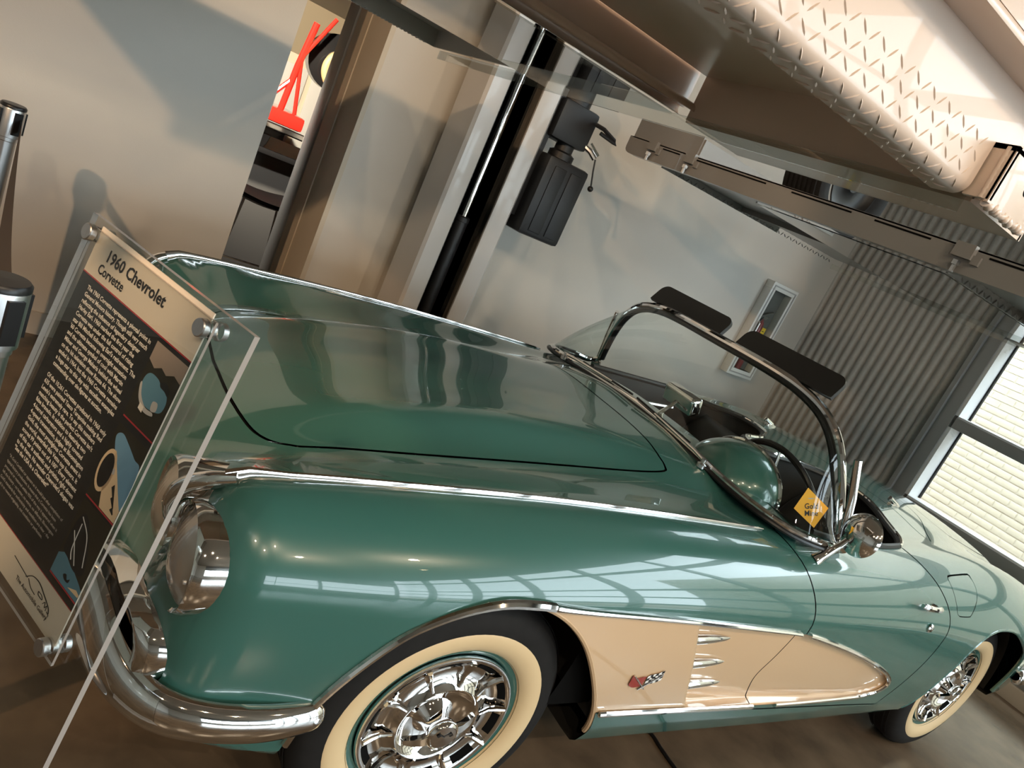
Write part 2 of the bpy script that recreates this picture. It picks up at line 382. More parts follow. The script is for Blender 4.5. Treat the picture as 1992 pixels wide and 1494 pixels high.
zbx = gsm([-.75,-.6,-.48,-.35,-.1,.4,1.8,2.1,3,3.8], [.40,.37,.33,.30,.26,.235,.24,.26,.33,.42], .05)
WKN = np.array([0, .21, .325, .43, .52, .61, .69, .80, .94, 1.3])
_wg = np.linspace(-.3, 1.45, 1400)
def _wbasis():
    kk = np.r_[-WKN[:0:-1], WKN]; B = []
    ker = np.exp(-.5*(np.arange(-60, 61)*(_wg[1]-_wg[0])/.016)**2); ker /= ker.sum()
    for i in range(10):
        y = np.r_[np.eye(10)[i][:0:-1], np.eye(10)[i]]; v = ncs(kk, y)(np.linspace(_wg[0]-60*(_wg[1]-_wg[0]), _wg[-1]+60*(_wg[1]-_wg[0]), 1520))
        B.append(np.convolve(v, ker, 'valid'))
    return B
WB = _wbasis()
def Ttop(x, w):
    x = np.asarray(x, float); w = np.asarray(w, float); zc = wk_z[6](x)
    Z = [f(x) for f in wk_z]+[zc-.040, zc-.18, zc-1.0]
    return sum(np.interp(w, _wg, WB[i])*Z[i] for i in range(10))
def Sside(x, z):
    up = np.maximum(z-.70, 0); dn = np.maximum(.64-z, 0)
    flare = .022*np.exp(-((x-2.5)/.45)**2)*np.exp(-((z-.62)/.16)**2)
    return smaxx(x)-1.3*up**2-.30*dn**2-.02*np.maximum(.33-z, 0)/.1+flare
def Xfront(w, z):
    return -.72+.085*(np.clip(w, 0, 1.1)/.80)**4+.45*np.maximum(z-.56, 0)**2+1.1*np.maximum(.46-z, 0)**2+0.014/(1+np.exp(-(z-.612)/.016))*np.exp(-((np.abs(w)-.66)/.21)**4)+.068/(1+np.exp(-(z-.600)/.016))*np.exp(-((np.abs(w)-.515)/.125)**4)
def Xrear(w, z):
    return 3.70-.45*(np.clip(w, 0, 1)/.85)**3-.5*(z-.6)**2
def smx(a, b, r):
    h = np.maximum(r-np.abs(a-b), 0)/r
    return np.maximum(a, b)+h*h*r*.25
def Fbody(P):
    x, w, z = P[..., 0], np.abs(P[..., 1]), P[..., 2]
    f = smx((z-Ttop(x, w))*.8, w-Sside(x, z), .07)
    f = smx(f, (Xfront(w, z)-x)*.9, .07)
    f = smx(f, x-Xrear(w, z), .10)
    return smx(f, zbx(x)-z, .025)
def surf_rays(O, D, t1=1.3):
    n = 90; t = np.zeros(len(O)); hi = np.full(len(O), t1); lo = np.zeros(len(O)); done = np.zeros(len(O), bool)
    for i in range(1, n+1):
        tt = t1*i/n; f = Fbody(O+D*tt)
        hit = (~done) & (f > 0); hi[hit] = tt; lo[hit] = t1*(i-1)/n; done |= hit
    for _ in range(22):
        m = (lo+hi)/2; f = Fbody(O+D*m[:, None]); pos = f > 0
        hi = np.where(pos, m, hi); lo = np.where(pos, lo, m)
    return O+D*((lo+hi)/2)[:, None]
def bnormals(P):
    e = 4e-4; g = np.stack([Fbody(P+np.eye(3)[i]*e)-Fbody(P-np.eye(3)[i]*e) for i in range(3)], -1)
    return g/np.maximum(np.linalg.norm(g, axis=1, keepdims=True), 1e-9)
def side_y(x, z, s=-1): return s*Sside(np.asarray(x, float), np.asarray(z, float))
def top_pt(x, w, s=-1, dz=0.0):
    """point on the real (rounded) body above plan position (x, w)"""
    O = np.array([[x, s*w, .55]]); p = surf_rays(O, np.array([[0, 0, 1.]]), .6)[0]
    return (p[0], p[1], p[2]+dz)
def side_pt(x, z, s=-1, out=0.0):
    p = surf_rays(np.array([[x, 0., z]]), np.array([[0, float(s), 0]]), 1.2)[0]
    return (p[0], p[1]+s*out, p[2])

# ---- faces are rows of vertex indices padded with -1
def clip(V, F, g):
    """split polygons along g = 0 -> (V, F where g > 0, F where g < 0)"""
    V = list(map(tuple, V)); g = np.where(np.abs(g) < 1e-7, 1e-7, g)
    msk = F >= 0; gp = np.where(msk, g[np.maximum(F, 0)] > 0, True); gn = np.where(msk, g[np.maximum(F, 0)] < 0, True)
    allp, alln = gp.all(1), gn.all(1); mix = np.where(~allp & ~alln)[0]
    cut = {}; fp, fn = [], []
    def mid(a, b):
        k = (a, b) if a < b else (b, a)
        if k not in cut:
            t = g[a]/(g[a]-g[b]); pa, pb = V[a], V[b]
            cut[k] = len(V); V.append(tuple(pa[i]+(pb[i]-pa[i])*t for i in range(3)))
        return cut[k]
    for r in F[mix]:
        r = [i for i in r if i >= 0]; P, N = [], []
        for i, a in enumerate(r):
            b = r[(i+1) % len(r)]
            (P if g[a] > 0 else N).append(a)
            if (g[a] > 0) != (g[b] > 0): m = mid(a, b); P.append(m); N.append(m)
        if len(P) > 2: fp.append(P)
        if len(N) > 2: fn.append(N)
    def pack(A, extra):
        wd = max([A.shape[1]]+[len(e) for e in extra]); o = np.full((len(A)+len(extra), wd), -1, int); o[:len(A), :A.shape[1]] = A
        for i, e in enumerate(extra): o[len(A)+i, :len(e)] = e
        return o
    return np.array(V), pack(F[allp], fp), pack(F[alln], fn)
def poly_sd(P, poly):
    """signed distance (negative inside) of 2-D points to a closed polygon"""
    A = np.array(poly, float); B = np.roll(A, -1, 0); d2 = np.full(len(P), 1e9); ins = np.zeros(len(P), bool)
    for a, b in zip(A, B):
        e = b-a; w = P-a; t = np.clip((w@e)/max(e@e, 1e-12), 0, 1); d2 = np.minimum(d2, ((w-t[:, None]*e)**2).sum(1))
        c = ((a[1] > P[:, 1]) != (b[1] > P[:, 1])); den = (b[1]-a[1]) if abs(b[1]-a[1]) > 1e-12 else 1e-12
        ins ^= c & (P[:, 0] < (b[0]-a[0])*(P[:, 1]-a[1])/den+a[0])
    return np.where(ins, -1, 1)*np.sqrt(d2)
def near_sd(P, poly, pad=.15, **k):
    """poly_sd but only computed where it matters"""
    A = np.array(poly); lo, hi = A.min(0)-pad, A.max(0)+pad; m = ((P > lo) & (P < hi)).all(1); out = np.full(len(P), 1.0)
    if m.any(): out[m] = poly_sd(P[m], poly)
    return out
def panel(name, V, F, m, parent, nrm=None, thick=0.0):
    used = np.unique(F[F >= 0]); mp = -np.ones(len(V), int); mp[used] = np.arange(len(used)); P = V[used]
    me = bpy.data.meshes.new(name); me.from_pydata(P.tolist(), [], [[int(mp[i]) for i in r if i >= 0] for r in F])
    me.materials.append(MT[m] if isinstance(m, str) else m)
    me.polygons.foreach_set('use_smooth', [True]*len(me.polygons))
    N = bnormals(P) if nrm is None else nrm(P)
    me.update()
    if N is not False: me.normals_split_custom_set_from_vertices([tuple(n) for n in N])
    o = bpy.data.objects.new(name, me); COL.objects.link(o); o.parent = parent; return o

# ---- outline curves (x, z) on the sides and (x, w) on the top
ARCH_F = cr([(-.375,.36),(-.365,.45),(-.325,.545),(-.255,.64),(-.185,.69),(-.11,.72),(-.03,.733),(.06,.727),(.155,.69),(.25,.62),(.345,.51),(.42,.40),(.462,.30)], 5)
ARCH_Fp = ARCH_F+[(.47,.05),(-.39,.05)]
ARCH_R = cr([(2.14,.30),(2.175,.40),(2.19,.52),(2.21,.62),(2.26,.685),(2.35,.718),(2.46,.725),(2.58,.71),(2.70,.66),(2.80,.59),(2.87,.48),(2.895,.36)], 5)
ARCH_Rp = ARCH_R+[(2.90,.05),(2.13,.05)]
COVE_T = cr([(-.03,.728),(.03,.7325),(.08,.731),(.13,.7275),(.49,.711),(.92,.686),(1.09,.673),(1.22,.651),(1.41,.610),(1.59,.562),(1.73,.514),(1.80,.476),(1.815,.448)], 5)
COVE_B = cr([(1.815,.448),(1.79,.421),(1.73,.402),(1.60,.388),(1.09,.377),(.44,.391)], 5)
COVE = COVE_T+COVE_B[1:]+[(.30,.41),(.0,.60)]
DOORF = cr([(1.00,.905),(1.035,.87),(1.065,.82),(1.095,.74),(1.098,.67),(1.07,.57),(1.045,.49),(1.06,.43),(1.10,.36)], 4)
DOORR = cr([(1.88,.34),(1.93,.48),(1.96,.62),(1.965,.72),(1.935,.79),(1.87,.86),(1.80,.905),(1.77,.93)], 4)
DOOR = DOORF+DOORR+[(1.76,1.1),(.99,1.1)]
HOOD = cr([(-.525,0),(-.515,.2),(-.492,.34),(-.455,.405),(-.40,.43)], 4)+cr([(-.38,.431),(0,.436),(.4,.44),(.70,.436),(.745,.41),(.75,.37)], 4)[0:]+cr([(.757,.3),(.76,.15),(.76,0)], 4)
HOOD = HOOD+[(x, -w) for x, w in reversed(HOOD[1:-1])]
CK = cr([(1.10,0),(1.10,.3),(1.12,.52),(1.20,.64),(1.35,.682),(1.6,.69),(1.76,.68),(1.84,.655),(1.93,.58),(2.02,.42),(2.045,.30),(2.00,.19),(1.86,.105),(1.72,.075),(1.66,0)], 6)
CKP = CK+[(x, -w) for x, w in reversed(CK[1:-1])]
TRUNK = cr([(2.62,0),(2.62,.35),(2.66,.43),(2.75,.46),(3.2,.43),(3.45,.36),(3.5,.2),(3.51,0)], 5); TRUNK = TRUNK+[(x, -w) for x, w in reversed(TRUNK[1:-1])]
TOPLID = cr([(2.20,.60),(2.30,.52),(2.48,.35),(2.52,.0)], 6); TOPLID = TOPLID+[(x, -w) for x, w in reversed(TOPLID[:-1])]

# ---- mesh the whole surface
nth = 300
hs = np.linspace(-1, 1, nth+1)[:-1]
th = np.pi*(hs-.10*np.sin(2*np.pi*hs)/np.pi*1.0)
xs_ = np.r_[np.arange(3.05, 2.0, -.02), np.arange(2.0, -.2, -.014)]
ph = np.radians(np.r_[np.arange(0, 90, 1.5), 89.3])
Os, Ds = [], []
phr = np.radians(np.r_[89.3, np.arange(88, 1, -3.0)])
for p in phr:
    Os.append(np.tile([3.05, 0, .55], (nth, 1))); Ds.append(np.c_[np.full(nth, np.sin(p)), np.cos(p)*np.sin(th), np.cos(p)*np.cos(th)])
for x in xs_:
    Os.append(np.tile([x, 0, .55], (nth, 1))); Ds.append(np.c_[0*th, np.sin(th), np.cos(th)])
for p in ph:
    Os.append(np.tile([-.2, 0, .55], (nth, 1))); Ds.append(np.c_[np.full(nth, -np.sin(p)), np.cos(p)*np.sin(th), np.cos(p)*np.cos(th)])
V = surf_rays(np.concatenate(Os), np.concatenate(Ds)); nst = len(Os)
ii, jj = np.meshgrid(np.arange(nst-1), np.arange(nth), indexing='ij'); j2 = (jj+1) % nth
F = np.stack([ii*nth+jj, ii*nth+j2, (ii+1)*nth+j2, (ii+1)*nth+jj], -1).reshape(-1, 4)
sel = lambda V, c: np.where(c(V), 1, 0).astype(bool)
def g_side(poly, wmin=.55):
    def g(V):
        d = near_sd(V[:, [0, 2]], poly); return np.where(np.abs(V[:, 1]) > wmin, d, np.maximum(np.abs(d), wmin-np.abs(V[:, 1])))
    return g
def g_top(poly, zmin=.66):
    def g(V): return np.where(V[:, 2] > zmin, near_sd(V[:, :2], poly), 1.0)
    return g
car = empty('convertible_car')
tag(car, 'turquoise two-seat vintage convertible with cream side coves and whitewall tyres under the lift', 'car')
GAPF = []
def cut_panel(V, F, g, half=.0028):
    """cut a panel out with an open joint; returns V, rest, panel and keeps the joint floor"""
    V, out, inn = clip(V, F, g(V)-half)
    V, strip, pan = clip(V, inn, g(V)+half)
    if len(strip): GAPF.append((V, strip))
    return V, out, pan
V, F, _ = clip(V, F, g_side(ARCH_Fp)(V)); V, F, _ = clip(V, F, g_side(ARCH_Rp)(V))
V, F, _ = clip(V, F, g_top(CKP)(V))
V, F, _ = clip(V, F, g_side(COVE)(V))
V, F, HD = cut_panel(V, F, g_top(HOOD), .0036); panel('hood', V, HD, 'paint', car)
V, F, DR = cut_panel(V, F, g_side(DOOR, .66))
def on_side(V, DR, s):
    c = np.array([V[[i for i in r if i >= 0], 1].mean() for r in DR]); return DR[c*s > 0]
doors = {s: panel('door', V, on_side(V, DR, s), 'paint', car) for s in (-1, 1)}
FUEL = cr([(1.988,.864),(2.03,.869),(2.19,.877),(2.202,.868),(2.19,.83),(2.122,.772),(2.10,.764),(2.018,.763),(2.008,.772),(2.0,.81)], 4)
g_fuel = lambda V: np.where(V[:, 1] < 0, g_side(FUEL, .70)(V), 1.0)
V, F, FD = cut_panel(V, F, g_fuel, .0016); panel('fuel_door', V, FD, 'paint', car)
V, F, TK = cut_panel(V, F, g_top(TRUNK, .6)); panel('trunk_lid', V, TK, 'paint', car)
V, F, TL = cut_panel(V, F, g_top(TOPLID, .6)); panel('top_cover', V, TL, 'paint', car)
cen = np.array([V[[i for i in r if i >= 0]].mean(0) for r in F]); dnf = bnormals(cen)[:, 2] < -.75
panel('underbody', V, F[dnf], 'under', car); body = panel('body_shell', V, F[~dnf], 'paint', car)
gv, gf, off = [], [], 0
for (Vg, Fg) in GAPF:
    used = np.unique(Fg[Fg >= 0]); mp = -np.ones(len(Vg), int); mp[used] = np.arange(len(used))+off
    gv.append(Vg[used]-bnormals(Vg[used])*.007); gf += [[int(mp[i]) for i in r if i >= 0] for r in Fg]; off += len(used)
me = bpy.data.meshes.new('panel_gap'); me.from_pydata(np.concatenate(gv).tolist(), [], gf); me.materials.append(MT['gap'])
o = bpy.data.objects.new('panel_gap', me); COL.objects.link(o); o.parent = body

# ================================================================== CAR: fitted pieces
def yside(x, z, s): return s*(abs(side_pt(x, z)[1]))
# ---- side coves: recessed cream panels with a step and three chrome spears
def cove_Y(x, z):
    x = np.asarray(x, float); z = np.asarray(z, float)
    xs = .600+(.69-z)*.55+.9*(np.maximum(.47-z, 0))**2
    st = np.clip((x-xs)/.030, 0, 1); st = st*st*(3-2*st)
    e = near_sd(np.stack([x.ravel(), z.ravel()], -1), COVE, .3).reshape(x.shape)
    rim = np.clip((-e)/.012, 0, 1)
    d = .003+.034*st*np.clip(1-(x-xs)/1.25, .3, 1)*rim
    return Sside(x, z)-d
def cove_n(s):
    def f(P):
        e = 1e-3; x, z = P[:, 0], P[:, 2]
        yx = (cove_Y(x+e, z)-cove_Y(x-e, z))/(2*e); yz = (cove_Y(x, z+e)-cove_Y(x, z-e))/(2*e)
        n = np.stack([-yx, np.full(len(x), float(s)), -yz], -1); return n/np.linalg.norm(n, axis=1, keepdims=True)
    return f
cx, cz = np.meshgrid(np.linspace(-.14, 1.84, 230), np.linspace(.36, .78, 62), indexing='ij')
for s in (-1, 1):
    Vc = np.stack([cx, s*cove_Y(cx, cz), cz], -1).reshape(-1, 3); n_, m_ = cx.shape
    ii, jj = np.meshgrid(np.arange(n_-1), np.arange(m_-1), indexing='ij'); q = [ii*m_+jj, (ii+1)*m_+jj, (ii+1)*m_+jj+1, ii*m_+jj+1]
    Fc = np.stack(q if s < 0 else q[::-1], -1).reshape(-1, 4)
    Vc, _, Fc = clip(Vc, Fc, near_sd(Vc[:, [0, 2]], COVE)); Vc, Fc, _ = clip(Vc, Fc, near_sd(Vc[:, [0, 2]], ARCH_Fp))
    g = near_sd(Vc[:, [0, 2]], DOOR, .3); Vc, out, inn = clip(Vc, Fc, g-.002)
    g = near_sd(Vc[:, [0, 2]], DOOR, .3); Vc, _, inn = clip(Vc, inn, g+.002)
    cp = panel('cove_panel', Vc, out, 'cream', car, cove_n(s)); part_label(cp, 'cream recessed side cove panel')
    panel('cove_panel', Vc, inn, 'cream', doors[s], cove_n(s))
    bk = MB(); L = COVE_T+COVE_B[1:]
    bk.grid([[(x, s*(Sside(x, z)-.001), z), (x, s*(Sside(x, z)-.03), z)] for x, z in L if x > .06]); bk.build('cove_return', 'cream', cp)
    bk = MB().grid([[(x, s*(Sside(x, z)-.055), z) for z in np.linspace(.37, .77, 9)] for x in np.linspace(.3, 1.84, 12)]).build('cove_backing', 'gap', cp)
    # chrome trim: wheel lip then along the cove
    def tr(L, out=.004): return [(x, s*(Sside(x, z)+out), z) for x, z in L]
    lip = [p for p in ARCH_F if p[0] < -.0]; up = [p for p in COVE_T if p[0] > .03]
    t1 = [p for p in up if p[0] < 1.078]; t2 = [p for p in up if p[0] > 1.090]+COVE_B[1:]
    t2a = [p for p in t2 if not (p[1] < .45 and p[0] < 1.10)]; t3 = [(x, z) for x, z in COVE_B if x < 1.095]
    MB().tube([(x, y, z+.006*math.exp(-((x-.0)/.14)**2)) for x, y, z in tr(cr(lip+t1, 3))], [.0085+.003*math.exp(-((p[0]-.02)/.12)**2) for p in cr(lip+t1, 3)], 8, flat=.75).build('cove_trim', 'chrome', car)
    MB().tube(tr(cr(t2a, 3)), .0085, 8, flat=.75).build('cove_trim', 'chrome', doors[s])
    MB().tube(tr(cr(t3+[(.455, .392)], 3)), .0085, 8, flat=.75).build('cove_trim', 'chrome', car)
    for z0, x0, ln in ((.622, .632, .168), (.537, .677, .163), (.455, .727, .163)):
        P = [(x0+ln*t, s*(float(cove_Y(x0+ln*t+.03, z0+.010*t))+.010*(1-t*.6)), z0+.008*t) for t in np.linspace(0, 1, 14)]
        R = [.0145*math.sqrt(max(1-t**2.6, .02)) for t in np.linspace(0, 1, 14)]
        MB().tube(P, R, 12, flat=.8).build('cove_spear', 'chrome', car)
    # wheel-arch lips at the rear, dark wells
    MB().tube([(x, s*(abs(side_pt(x, z)[1])-.006), z) for x, z in ARCH_R], .008, 8).build('wheel_arch_lip', 'paint', body)
    MB().tube([(x, s*(Sside(x, z)-.010), z) for x, z in ARCH_F[26:]], .008, 8).build('wheel_arch_lip', 'cream', body)
    for xc, r, zc in ((.035, .425, .315), (2.535, .385, .34)):
        w = MB(); an = [math.pi*(.04+.92*k/28) for k in range(29)]
        def wp_(a, d): zz = zc+r*math.sin(a); return (xc+r*math.cos(a), s*(min(.845, abs(Sside(xc+r*math.cos(a), zz))-.02)-d), zz)
        L0 = [wp_(a, 0) for a in an]; L0 = [(L0[0][0], L0[0][1], .335)]+L0+[(L0[-1][0], L0[-1][1], .31)]
        w.grid([[p, (p[0], s*.50, p[2])] for p in L0], flip=(s > 0)); w.add([(p[0], s*.50, p[2]) for p in L0], [tuple(range(len(L0)))])
        ww = w.build('wheel_well', 'under', car)
# ---- fender spears, hood bead
for s in (-1, 1):
    P = []; R = []
    for t in np.linspace(0, 1, 46):
        x = -.60+1.545*t; w = .684 if x > -.5 else .684+(x+.5)*.10
        p = top_pt(x, w, s, .003); P.append(p); R.append(.0130*(1-.60*t)+(.010*math.exp(-((t)/.03)**2)) if t < .985 else .002)
    MB().tube(P, R, 10, flat=.45).build('fender_spear', 'chrome', car)
# ---- headlamps
def lens(cx_, cy, cz_, r, s):
    rows = []
    for i in range(15):
        rr = r*i/14; row = []
        for k in range(96):
            a = 2*math.pi*k/96; dy, dz = rr*math.cos(a), rr*math.sin(a)
            row.append((cx_-.030*(1-(rr/r)**2)-.0006*math.cos(dy*2*math.pi/.0105)*(1 if i < 14 else 0), cy+dy, cz_+dz))
        rows.append(row)
    return MB().grid(rows, closev=True)
MT['lens'] = mat('headlamp_glass', (.50, .47, .43), .16, .55)
for s in (-1, 1):
    for (y, z, xf) in ((.718, .690, -.640), (.530, .668, -.648)):
        h = MB().lathe([(.098, .115), (.103, .03), (.1015, .004), (.096, -.006), (.088, -.002), (.0865, .006)], (xf, s*y, z), (1, 0, 0), 40).build('headlamp_bezel', 'chrome', car, smooth=50)
        lens(xf+.006, s*y, z, .0865, s).build('headlamp_lens', 'lens', h, smooth=60)
        MB().lathe([(.005, -.012), (.004, -.016), (.0001, -.0165)], (xf, s*y+s*.0985, z+.02), (1, 0, 0), 10).build('bezel_screw', 'chrome2', h)
    pn = top_pt(-.585, .684, s, .002)
    MB().tube(cr([pn, (-.628, s*.664, .812), (-.655, s*.640, .782), (-.668, s*.626, .742), (-.662, s*.622, .700)], 5), [.014, .015, .016, .017, .018, .018, .018, .018, .018, .018, .018, .018, .018, .017, .016, .015, .014, .012, .011, .010, .008], 12, flat=.8).build('bezel_saddle', 'chrome', car, smooth=60)
# ---- air scoops, grille and bumpers
def nose_x(w, z): return float(surf_rays(np.array([[0., w, z]]), np.array([[-1., 0, 0]]), 1.2)[0][0])
for s in (-1, 1):
    def ring(k, dx, off=0.0):
        L = []
        for i in range(40):
            a = 2*math.pi*i/40; w = .620+k*.172*np.sign(math.cos(a))*abs(math.cos(a))**.75; z = .497+k*.086*np.sign(math.sin(a))*abs(math.sin(a))**.8+(w-.64)*.10
            L.append((nose_x(min(w, .83), z)+dx-.004, s*w, z))
        return L
    sc = MB(); sc.grid([ring(1.04, .004), ring(1.03, -.020), ring(.97, -.034), ring(.88, -.032), ring(.78, -.018), ring(.6, -.009), ring(.3, -.006), ring(.02, -.006)], closev=True, flip=(s > 0)).build('scoop_surround', 'chrome', car, smooth=60)
    MB().box((nose_x(.62, .515)-.022, s*.53, .513), (nose_x(.62, .515)-.008, s*.715, .522), bev=.003).build('scoop_bar', 'black', car)
def grille_ring(k, dx): return [(nose_x(abs(.40*k*math.cos(a)), .535+.118*k*math.sin(a))+dx, .40*k*math.cos(a), .535+.118*k*math.sin(a)) for a in [2*math.pi*i/56 for i in range(56)]]
MB().grid([grille_ring(1.06, .004), grille_ring(1.03, -.022), grille_ring(.97, -.022), grille_ring(.93, .03)], closev=True, flip=True).build('grille_surround', 'chrome', car, smooth=60)
gi = MB().grid([grille_ring(.95, -.004), grille_ring(.02, -.004)], closev=True).build('grille_opening', 'gap', car)
for k in range(9):
    y = (k-4)*.078; hh = .085*math.sqrt(max(.1, 1-(y/.40)**2))
    MB().tube([(nose_x(abs(y), .535)-.012-.018*math.cos(t*1.4), y, .535+hh*t) for t in np.linspace(-1, 1, 9)], [.011*math.sqrt(max(.25, 1-t*t)) +.004 for t in np.linspace(-1, 1, 9)], 10).build('grille_tooth', 'chrome', gi)
st = [(-.338,.846,.442,.026),(-.36,.852,.442,.036),(-.45,.858,.440,.041),(-.54,.850,.442,.042),(-.61,.826,.445,.045),(-.66,.782,.451,.050),(-.697,.722,.461,.062),(-.722,.650,.474,.076),(-.752,.54,.485,.088),(-.765,.42,.492,.084),(-.772,.32,.492,.058),(-.772,.30,.492,.03)]
for s in (-1, 1):
    Q = cr(st, 5); rows = []
    for i, q in enumerate(Q):
        a = np.array(Q[max(i-1, 0)]); b = np.array(Q[min(i+1, len(Q)-1)]); t = (b-a)[:2]; t /= max(np.linalg.norm(t), 1e-9); nn = np.array([t[1], -t[0]])
        if nn@np.array([-.3, .2]) < 0: nn = -nn
        row = []
        for k in range(16):
            g = 2*math.pi*k/16; o_ = (.030 if math.cos(g) > 0 else .012)*math.cos(g)*min(1, q[3]/.04); h_ = q[3]*math.sin(g)
            row.append((q[0]+nn[0]*o_, s*(q[1]+nn[1]*o_), q[2]+h_))
        rows.append(row)
    bp = MB().grid(rows, closev=True, flip=(s > 0)); n0 = len(rows)*16
    bp.f += [tuple(range(16)), tuple(range(n0-16, n0))]; bp.mi += [0, 0]
    bb = bp.build('front_bumper', 'chrome', car, smooth=50)
    MB().lathe([(.011, 0), (.011, .006), (.006, .010), (.0001, .011)], (-.352, s*.868, .446), (0, s, 0), 12).build('bumper_bolt', 'chrome2', bb)
    # rear bumper corner
    stR = [(2.93,.905,.47,.02),(2.96,.915,.47,.04),(3.15,.905,.47,.05),(3.4,.82,.47,.055),(3.62,.66,.47,.06),(3.74,.45,.47,.06),(3.77,.28,.47,.03)]
    Q = cr(stR, 4); rows = []
    for i, q in enumerate(Q):
        rows.append([(q[0]+.012*math.cos(g)*(q[0]-2.9), s*(q[1]+.022*math.cos(g)), q[2]+q[3]*math.sin(g)) for g in [2*math.pi*k/14 for k in range(14)]])
    MB().grid(rows, closev=True).build('rear_bumper', 'chrome', car, smooth=50)
# ---- wheels
def make_wheel(x, y, s):
    c = (x, s*y, .335); ax = (0, s, 0)
    tyre = MB().lathe([(.19, -.15), (.235, -.165), (.285, -.16), (.320, -.14), (.334, -.115), (.337, -.075), (.334, -.035), (.322, -.014), (.305, -.004), (.268, .0045)], c, ax, 72)
    tyre.lathe([(.268, .0045), (.262, .003)], c, ax, 72)
    for gz in (-.112, -.094, -.058, -.04):
        tyre.lathe([(.3375, gz-.004), (.3385, gz-.0035), (.3385, gz+.0035), (.3375, gz+.004)], c, ax, 72)
    w = tyre.build('wheel', 'rubber', car, smooth=40)
    part_label(w, 'wide whitewall tyre with chrome spinner wheel cover')
    MB().lathe([(.268, .0042), (.264, .0062), (.245, .0065), (.228, .003), (.214, -.006), (.209, -.012)], c, ax, 72).build('whitewall', 'white_wall', w, smooth=60)
    MB().lathe([(.212, -.006), (.214, -.012), (.206, -.013), (.198, -.016), (.190, -.022), (.186, -.05)], c, ax, 64).build('rim', 'paint', w, smooth=60)
    cv = MB().lathe([(.190, -.020), (.1925, -.012), (.189, -.006), (.182, -.005), (.176, -.010), (.158, -.022), (.130, -.024), (.112, -.012), (.103, -.004), (.097, -.006), (.092, -.014), (.072, -.030), (.050, -.034), (.034, -.018), (.028, .004), (.026, .012)], c, ax, 80).build('wheel_cover', 'chrome', w, smooth=50)
    u = Vector((1, 0, 0)); v = Vector((0, 0, 1))
    def at(r, a, h): p = Vector(c)+u*float(r*math.cos(a))+v*float(r*math.sin(a)); return (p.x, p.y+s*h, p.z)
    for k in range(10):
        a = 2*math.pi*k/10+.20
        MB().tube([at(.108, a, -.008), at(.135, a, -.014), at(.158, a, -.010), at(.178, a, -.003)], [.0045, .006, .0075, .006], 8).build('cover_rib', 'chrome', cv)
        a2 = a+math.pi/10; q = MB()
        q.grid([[at(r, a2+d, h) for d in np.linspace(-.17, .17, 6)] for r, h in ((.160, -.0195), (.176, -.0085))]); q.build('cover_slot', 'gap', cv)
    sp = MB().lathe([(.026, .006), (.037, .010), (.040, .020), (.038, .030), (.033, .034), (.031, .032), (.0001, .033)], c, ax, 40)
    for a in (.35, .35+math.pi):
        def bar(r, wd, h): return [at(r, a-wd/r, h), at(r, a+wd/r, h)]
        prof = [(.030, .016, .028), (.050, .014, .027), (.070, .013, .020), (.084, .010, .012), (.089, .004, .009)]
        rows = []
        for r, wd, h in prof:
            rows.append([at(r, a-wd/r, h-.012), at(r, a-wd/r*.8, h), at(r, a+wd/r*.8, h), at(r, a+wd/r, h-.012)])
        sp.grid(rows, closev=True); b0 = len(sp.v); sp.f.append((b0-4, b0-3, b0-2, b0-1)); sp.mi.append(0)
    spn = sp.build('spinner', 'chrome', w, smooth=40)
    # little crossed-flag badge on the spinner cap
    bdg = MB()
    for sg in (-1, 1):
        bdg.tube([at(.004, math.pi/2, .0345), at(.020, math.pi/2-sg*.9, .0345)], .0011, 5)
        bdg.grid([[at(.012, math.pi/2-sg*.8, .0345), at(.021, math.pi/2-sg*.75, .0345)], [at(.016, math.pi/2-sg*1.35, .0345), at(.024, math.pi/2-sg*1.2, .0345)]])
    bdg.build('spinner_badge', 'black', w)
    return w
for s in (-1, 1):
    make_wheel(0, .808, s); make_wheel(2.591, .832, s)
    # axle and hidden suspension
MB().tube([(0, -.66, .335), (0, .66, .335)], .03, 10).tube([(2.591, -.66, .335), (2.591, .66, .335)], .045, 10).box((-.4, -.42, .24), (3.2, -.34, .33)).box((-.4, .34, .24), (3.2, .42, .33)).build('chassis', 'under', car)
# ---- windshield
TOPC = [(1.170,0,1.298),(1.180,.25,1.296),(1.193,.40,1.283),(1.207,.51,1.250),(1.224,.585,1.190),(1.246,.635,1.110),(1.275,.675,1.010),(1.305,.705,.925)]
BASC = [(.955,0,.962),(.948,.28,.952),(.945,.48,.937),(.958,.60,.929),(1.00,.685,.922),(1.06,.728,.915),(1.14,.752,.910),(1.225,.757,.906),(1.28,.735,.905),(1.305,.705,.925)]
def mir(L): return [(x, -y, z) for x, y, z in reversed(L[1:])]+list(L)
def resample(L, n):
    P = np.array(L); d = np.r_[0, np.cumsum(np.linalg.norm(np.diff(P, axis=0), axis=1))]; t = np.linspace(0, d[-1], n)
    return [tuple(np.interp(t, d, P[:, i])[k] for i in range(3)) for k in range(n)]
ws = MB()
top_l, bas_l = cr(mir(TOPC), 6), cr(mir(BASC), 6)
wf = MB().tube(top_l, .0145, 10, flat=.8).tube([(x+.012, y*.985, z-.010) for x, y, z in top_l], .008, 8)
frm = MB().tube(top_l, .0145, 10, flat=.85).build('windshield_frame', 'chrome', car)
MB().tube([(x-.002, y*.970, z-.017) for x, y, z in top_l[2:-2]], .0125, 8).build('windshield_seal', 'black', frm)
MB().tube(bas_l, .012, 10, flat=.9).build('windshield_base_moulding', 'chrome', frm)
MB().tube([(x-.012, y*1.012, z-.011) for x, y, z in bas_l], .008, 8).build('base_gasket', 'black', frm)
tt, bbs = resample(top_l, 60), resample(bas_l, 60); g = MB(); rows = []
